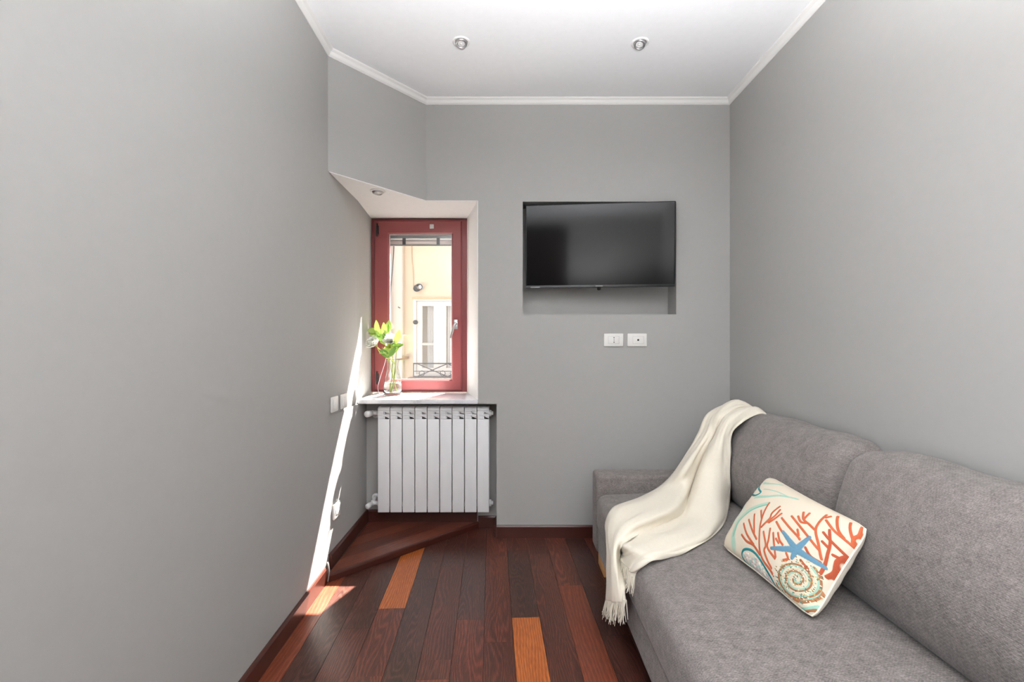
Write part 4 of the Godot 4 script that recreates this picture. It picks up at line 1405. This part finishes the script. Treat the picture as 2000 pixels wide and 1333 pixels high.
func build_vase() -> void:
	var c := P(-0.800, SILL, 3.055)
	var outer := [Vector2(0, 0.0), Vector2(0.056, 0.0), Vector2(0.061, 0.004), Vector2(0.0625, 0.02), Vector2(0.060, 0.06), Vector2(0.052, 0.11), Vector2(0.044, 0.155), Vector2(0.0385, 0.178), Vector2(0.038, 0.19), Vector2(0.040, 0.212), Vector2(0.043, 0.235), Vector2(0.044, 0.238)]
	var inner := [Vector2(0.0425, 0.239), Vector2(0.041, 0.235), Vector2(0.0378, 0.212), Vector2(0.0358, 0.19), Vector2(0.0363, 0.178), Vector2(0.0418, 0.155), Vector2(0.0498, 0.11), Vector2(0.0578, 0.06), Vector2(0.0600, 0.022), Vector2(0.056, 0.013), Vector2(0, 0.012)]
	var v := thing("glass_vase", "clear tapered glass vase of water on the marble sill", "vase", c)
	part("vase_body", lathe_mesh(c, Vector3.UP, outer + inner, 40), M.glass, v)
	part("water", lathe_mesh(c, Vector3.UP, [Vector2(0, 0.0125), Vector2(0.0555, 0.0135), Vector2(0.0595, 0.022), Vector2(0.0573, 0.06), Vector2(0.0543, 0.084), Vector2(0, 0.084)], 36), M.water, v)
	var foot := func(k: int) -> Vector3: return c + Vector3(0.022 * cos(k * 2.1), 0.016, 0.022 * sin(k * 2.1))
	var neck := func(k: int) -> Vector3: return c + Vector3(0.018 * cos(k * 2.1 + 2.4), 0.2, 0.018 * sin(k * 2.1 + 2.4))
	# white and lime blooms
	var heads := [[731.0, 673.0, 3.01, 0.050, "white"], [763.0, 667.0, 3.01, 0.050, "white"], [777.0, 663.0, 3.07, 0.036, "lime"], [761.0, 678.0, 2.975, 0.026, "lime"]]
	for k in heads.size():
		var h: Array = heads[k]
		var p := at_d(h[0], h[1], h[2])
		var white: bool = h[4] == "white"
		var t := thing("white_flower" if white else "lime_flower", ["white double flower leaning left in the glass vase", "white double flower upright in the middle of the vase bouquet", "small lime green flower on the right of the bouquet", "small lime green flower low in the bouquet"][k], "flower", c + Vector3(0, 0.02, 0))
		var dir: Vector3 = (p - neck.call(k)).normalized() + Vector3(0, 0.2, 0.6)
		part("stem", tube_mesh(spline([foot.call(k), neck.call(k), (neck.call(k) as Vector3).lerp(p, 0.6) + Vector3(0, 0.012, 0), p], 5), 0.0026, 0.002, 6), M.stem, t)
		part("bloom", bloom_mesh(p - dir.normalized() * 0.01, dir, h[3], 5 if white else 3, 11 if white else 7), M.petal if white else M.lime, t)
	# leafy sprigs: leaf base, tip in the picture
	var sprigs := [
		["leafy sprig with broad pale leaves leaning left in the vase", [[742, 692], [735, 668], [733, 648]], [[[744, 668], [735, 637]], [[738, 655], [722, 650]], [[741, 657], [733, 631]], [[743, 660], [748, 640]], [[738, 662], [726, 660]], [[736, 650], [719, 643]]]],
		["leafy sprig with one tall upright leaf in the vase", [[757, 692], [755, 664], [757, 642]], [[[755, 655], [760, 628]], [[753, 662], [749, 636]], [[755, 668], [745, 652]], [[756, 660], [751, 645]], [[757, 672], [747, 668]], [[758, 650], [754, 634]]]],
		["leafy sprig with narrow leaves on the right of the vase", [[766, 694], [771, 676], [778, 664]], [[[768, 690], [777, 672]], [[771, 680], [781, 673]], [[775, 674], [783, 668]], [[772, 672], [779, 650]], [[769, 684], [766, 670]]]],
		["low leafy sprig drooping over the vase rim", [[757, 700], [751, 690], [746, 680]], [[[759, 699], [745, 684]], [[753, 692], [743, 688]], [[758, 696], [752, 678]], [[760, 696], [770, 682]]]]]
	for k in sprigs.size():
		var t := thing("leafy_sprig", sprigs[k][0], "sprig", c + Vector3(0, 0.02, 0), "greenery in the vase")
		var d := 3.06 - 0.03 * k
		var line := [foot.call(k + 5), neck.call(k + 5)]
		for p in sprigs[k][1]:
			line.append(at_d(p[0], p[1] - 2.0, d))
		part("stem", tube_mesh(spline(line, 4), 0.0026, 0.0015, 6), M.stem, t)
		var q := 0
		for l in sprigs[k][2]:
			var a := at_d(l[0][0], l[0][1], d + 0.01 * sin(q * 2.0))
			var b := at_d(l[1][0], l[1][1], d - 0.02 + 0.035 * sin(q * 2.7 + k))
			var face := Vector3(0.4 * sin(q * 1.9 + k), 0.45, 1.0)
			part("leaf", leaf_mesh(a, b - a, face, (b - a).length() * 1.1, 0.021), M.leaf if (q + k) % 3 else M.leaf_dark, t)
			q += 1

func build_small_things() -> void:
	var x := left_x(2.29)
	var st := new_st()
	tube(st, spline([P(x + 0.004, 0.05, 2.30), P(x + 0.006, 0.082, 2.295), P(x + 0.012, 0.092, 2.285), P(x + 0.02, 0.075, 2.275), P(x + 0.024, 0.05, 2.268), P(x + 0.022, 0.012, 2.262)], 5), 0.005, 0.004, 8)
	var o := part("cable_stub", commit(st), mat(rgb(96, 92, 92), 0.5), self)
	tag(o, "short grey cable loop where the left baseboard meets the step", "cable")

func build_floor_lamp() -> void:
	# the uplighter behind the camera that washes the ceiling
	var c := P(0.30, 0, -0.40)
	var t := thing("uplighter_lamp", "slim white uplighter floor lamp standing free in front of the dark wooden door", "lamp", c)
	part("base", lathe_mesh(c, Vector3.UP, [Vector2(0, 0.0), Vector2(0.13, 0.0), Vector2(0.13, 0.015), Vector2(0.02, 0.03), Vector2(0, 0.03)], 28), M.lamp_white, t)
	part("pole", tube_mesh([c + Vector3(0, 0.02, 0), c + Vector3(0, 1.200, 0)], 0.012, 0.012, 12), M.lamp_white, t)
	part("lamp_shade", lathe_mesh(c, Vector3.UP, [Vector2(0.015, 1.180), Vector2(0.06, 1.200), Vector2(0.12, 1.250), Vector2(0.15, 1.300), Vector2(0.147, 1.300), Vector2(0.117, 1.254), Vector2(0.058, 1.205), Vector2(0, 1.200)], 32), M.lamp_white, t)
	var glow := mat(rgb(255, 240, 220), 0.5)
	glow.emission_enabled = true
	glow.emission = rgb(255, 236, 214)
	glow.emission_energy_multiplier = 2.0
	part("bulb", lathe_mesh(c, Vector3.UP, [Vector2(0, 1.225), Vector2(0.03, 1.230), Vector2(0.035, 1.255), Vector2(0.02, 1.275), Vector2(0, 1.280)], 20), glow, t)
	var l := SpotLight3D.new()
	l.name = "uplight"
	l.light_energy = 14.5
	l.light_color = rgb(250, 251, 255)
	l.light_size = 0.06
	l.spot_range = 12.0
	l.spot_attenuation = 2.0
	l.spot_angle = 72.0
	l.spot_angle_attenuation = 0.4
	l.shadow_enabled = true
	l.position = c + Vector3(0, 1.310, 0)
	l.basis = Basis.looking_at(Vector3.UP, Vector3.FORWARD)
	add_child(l)
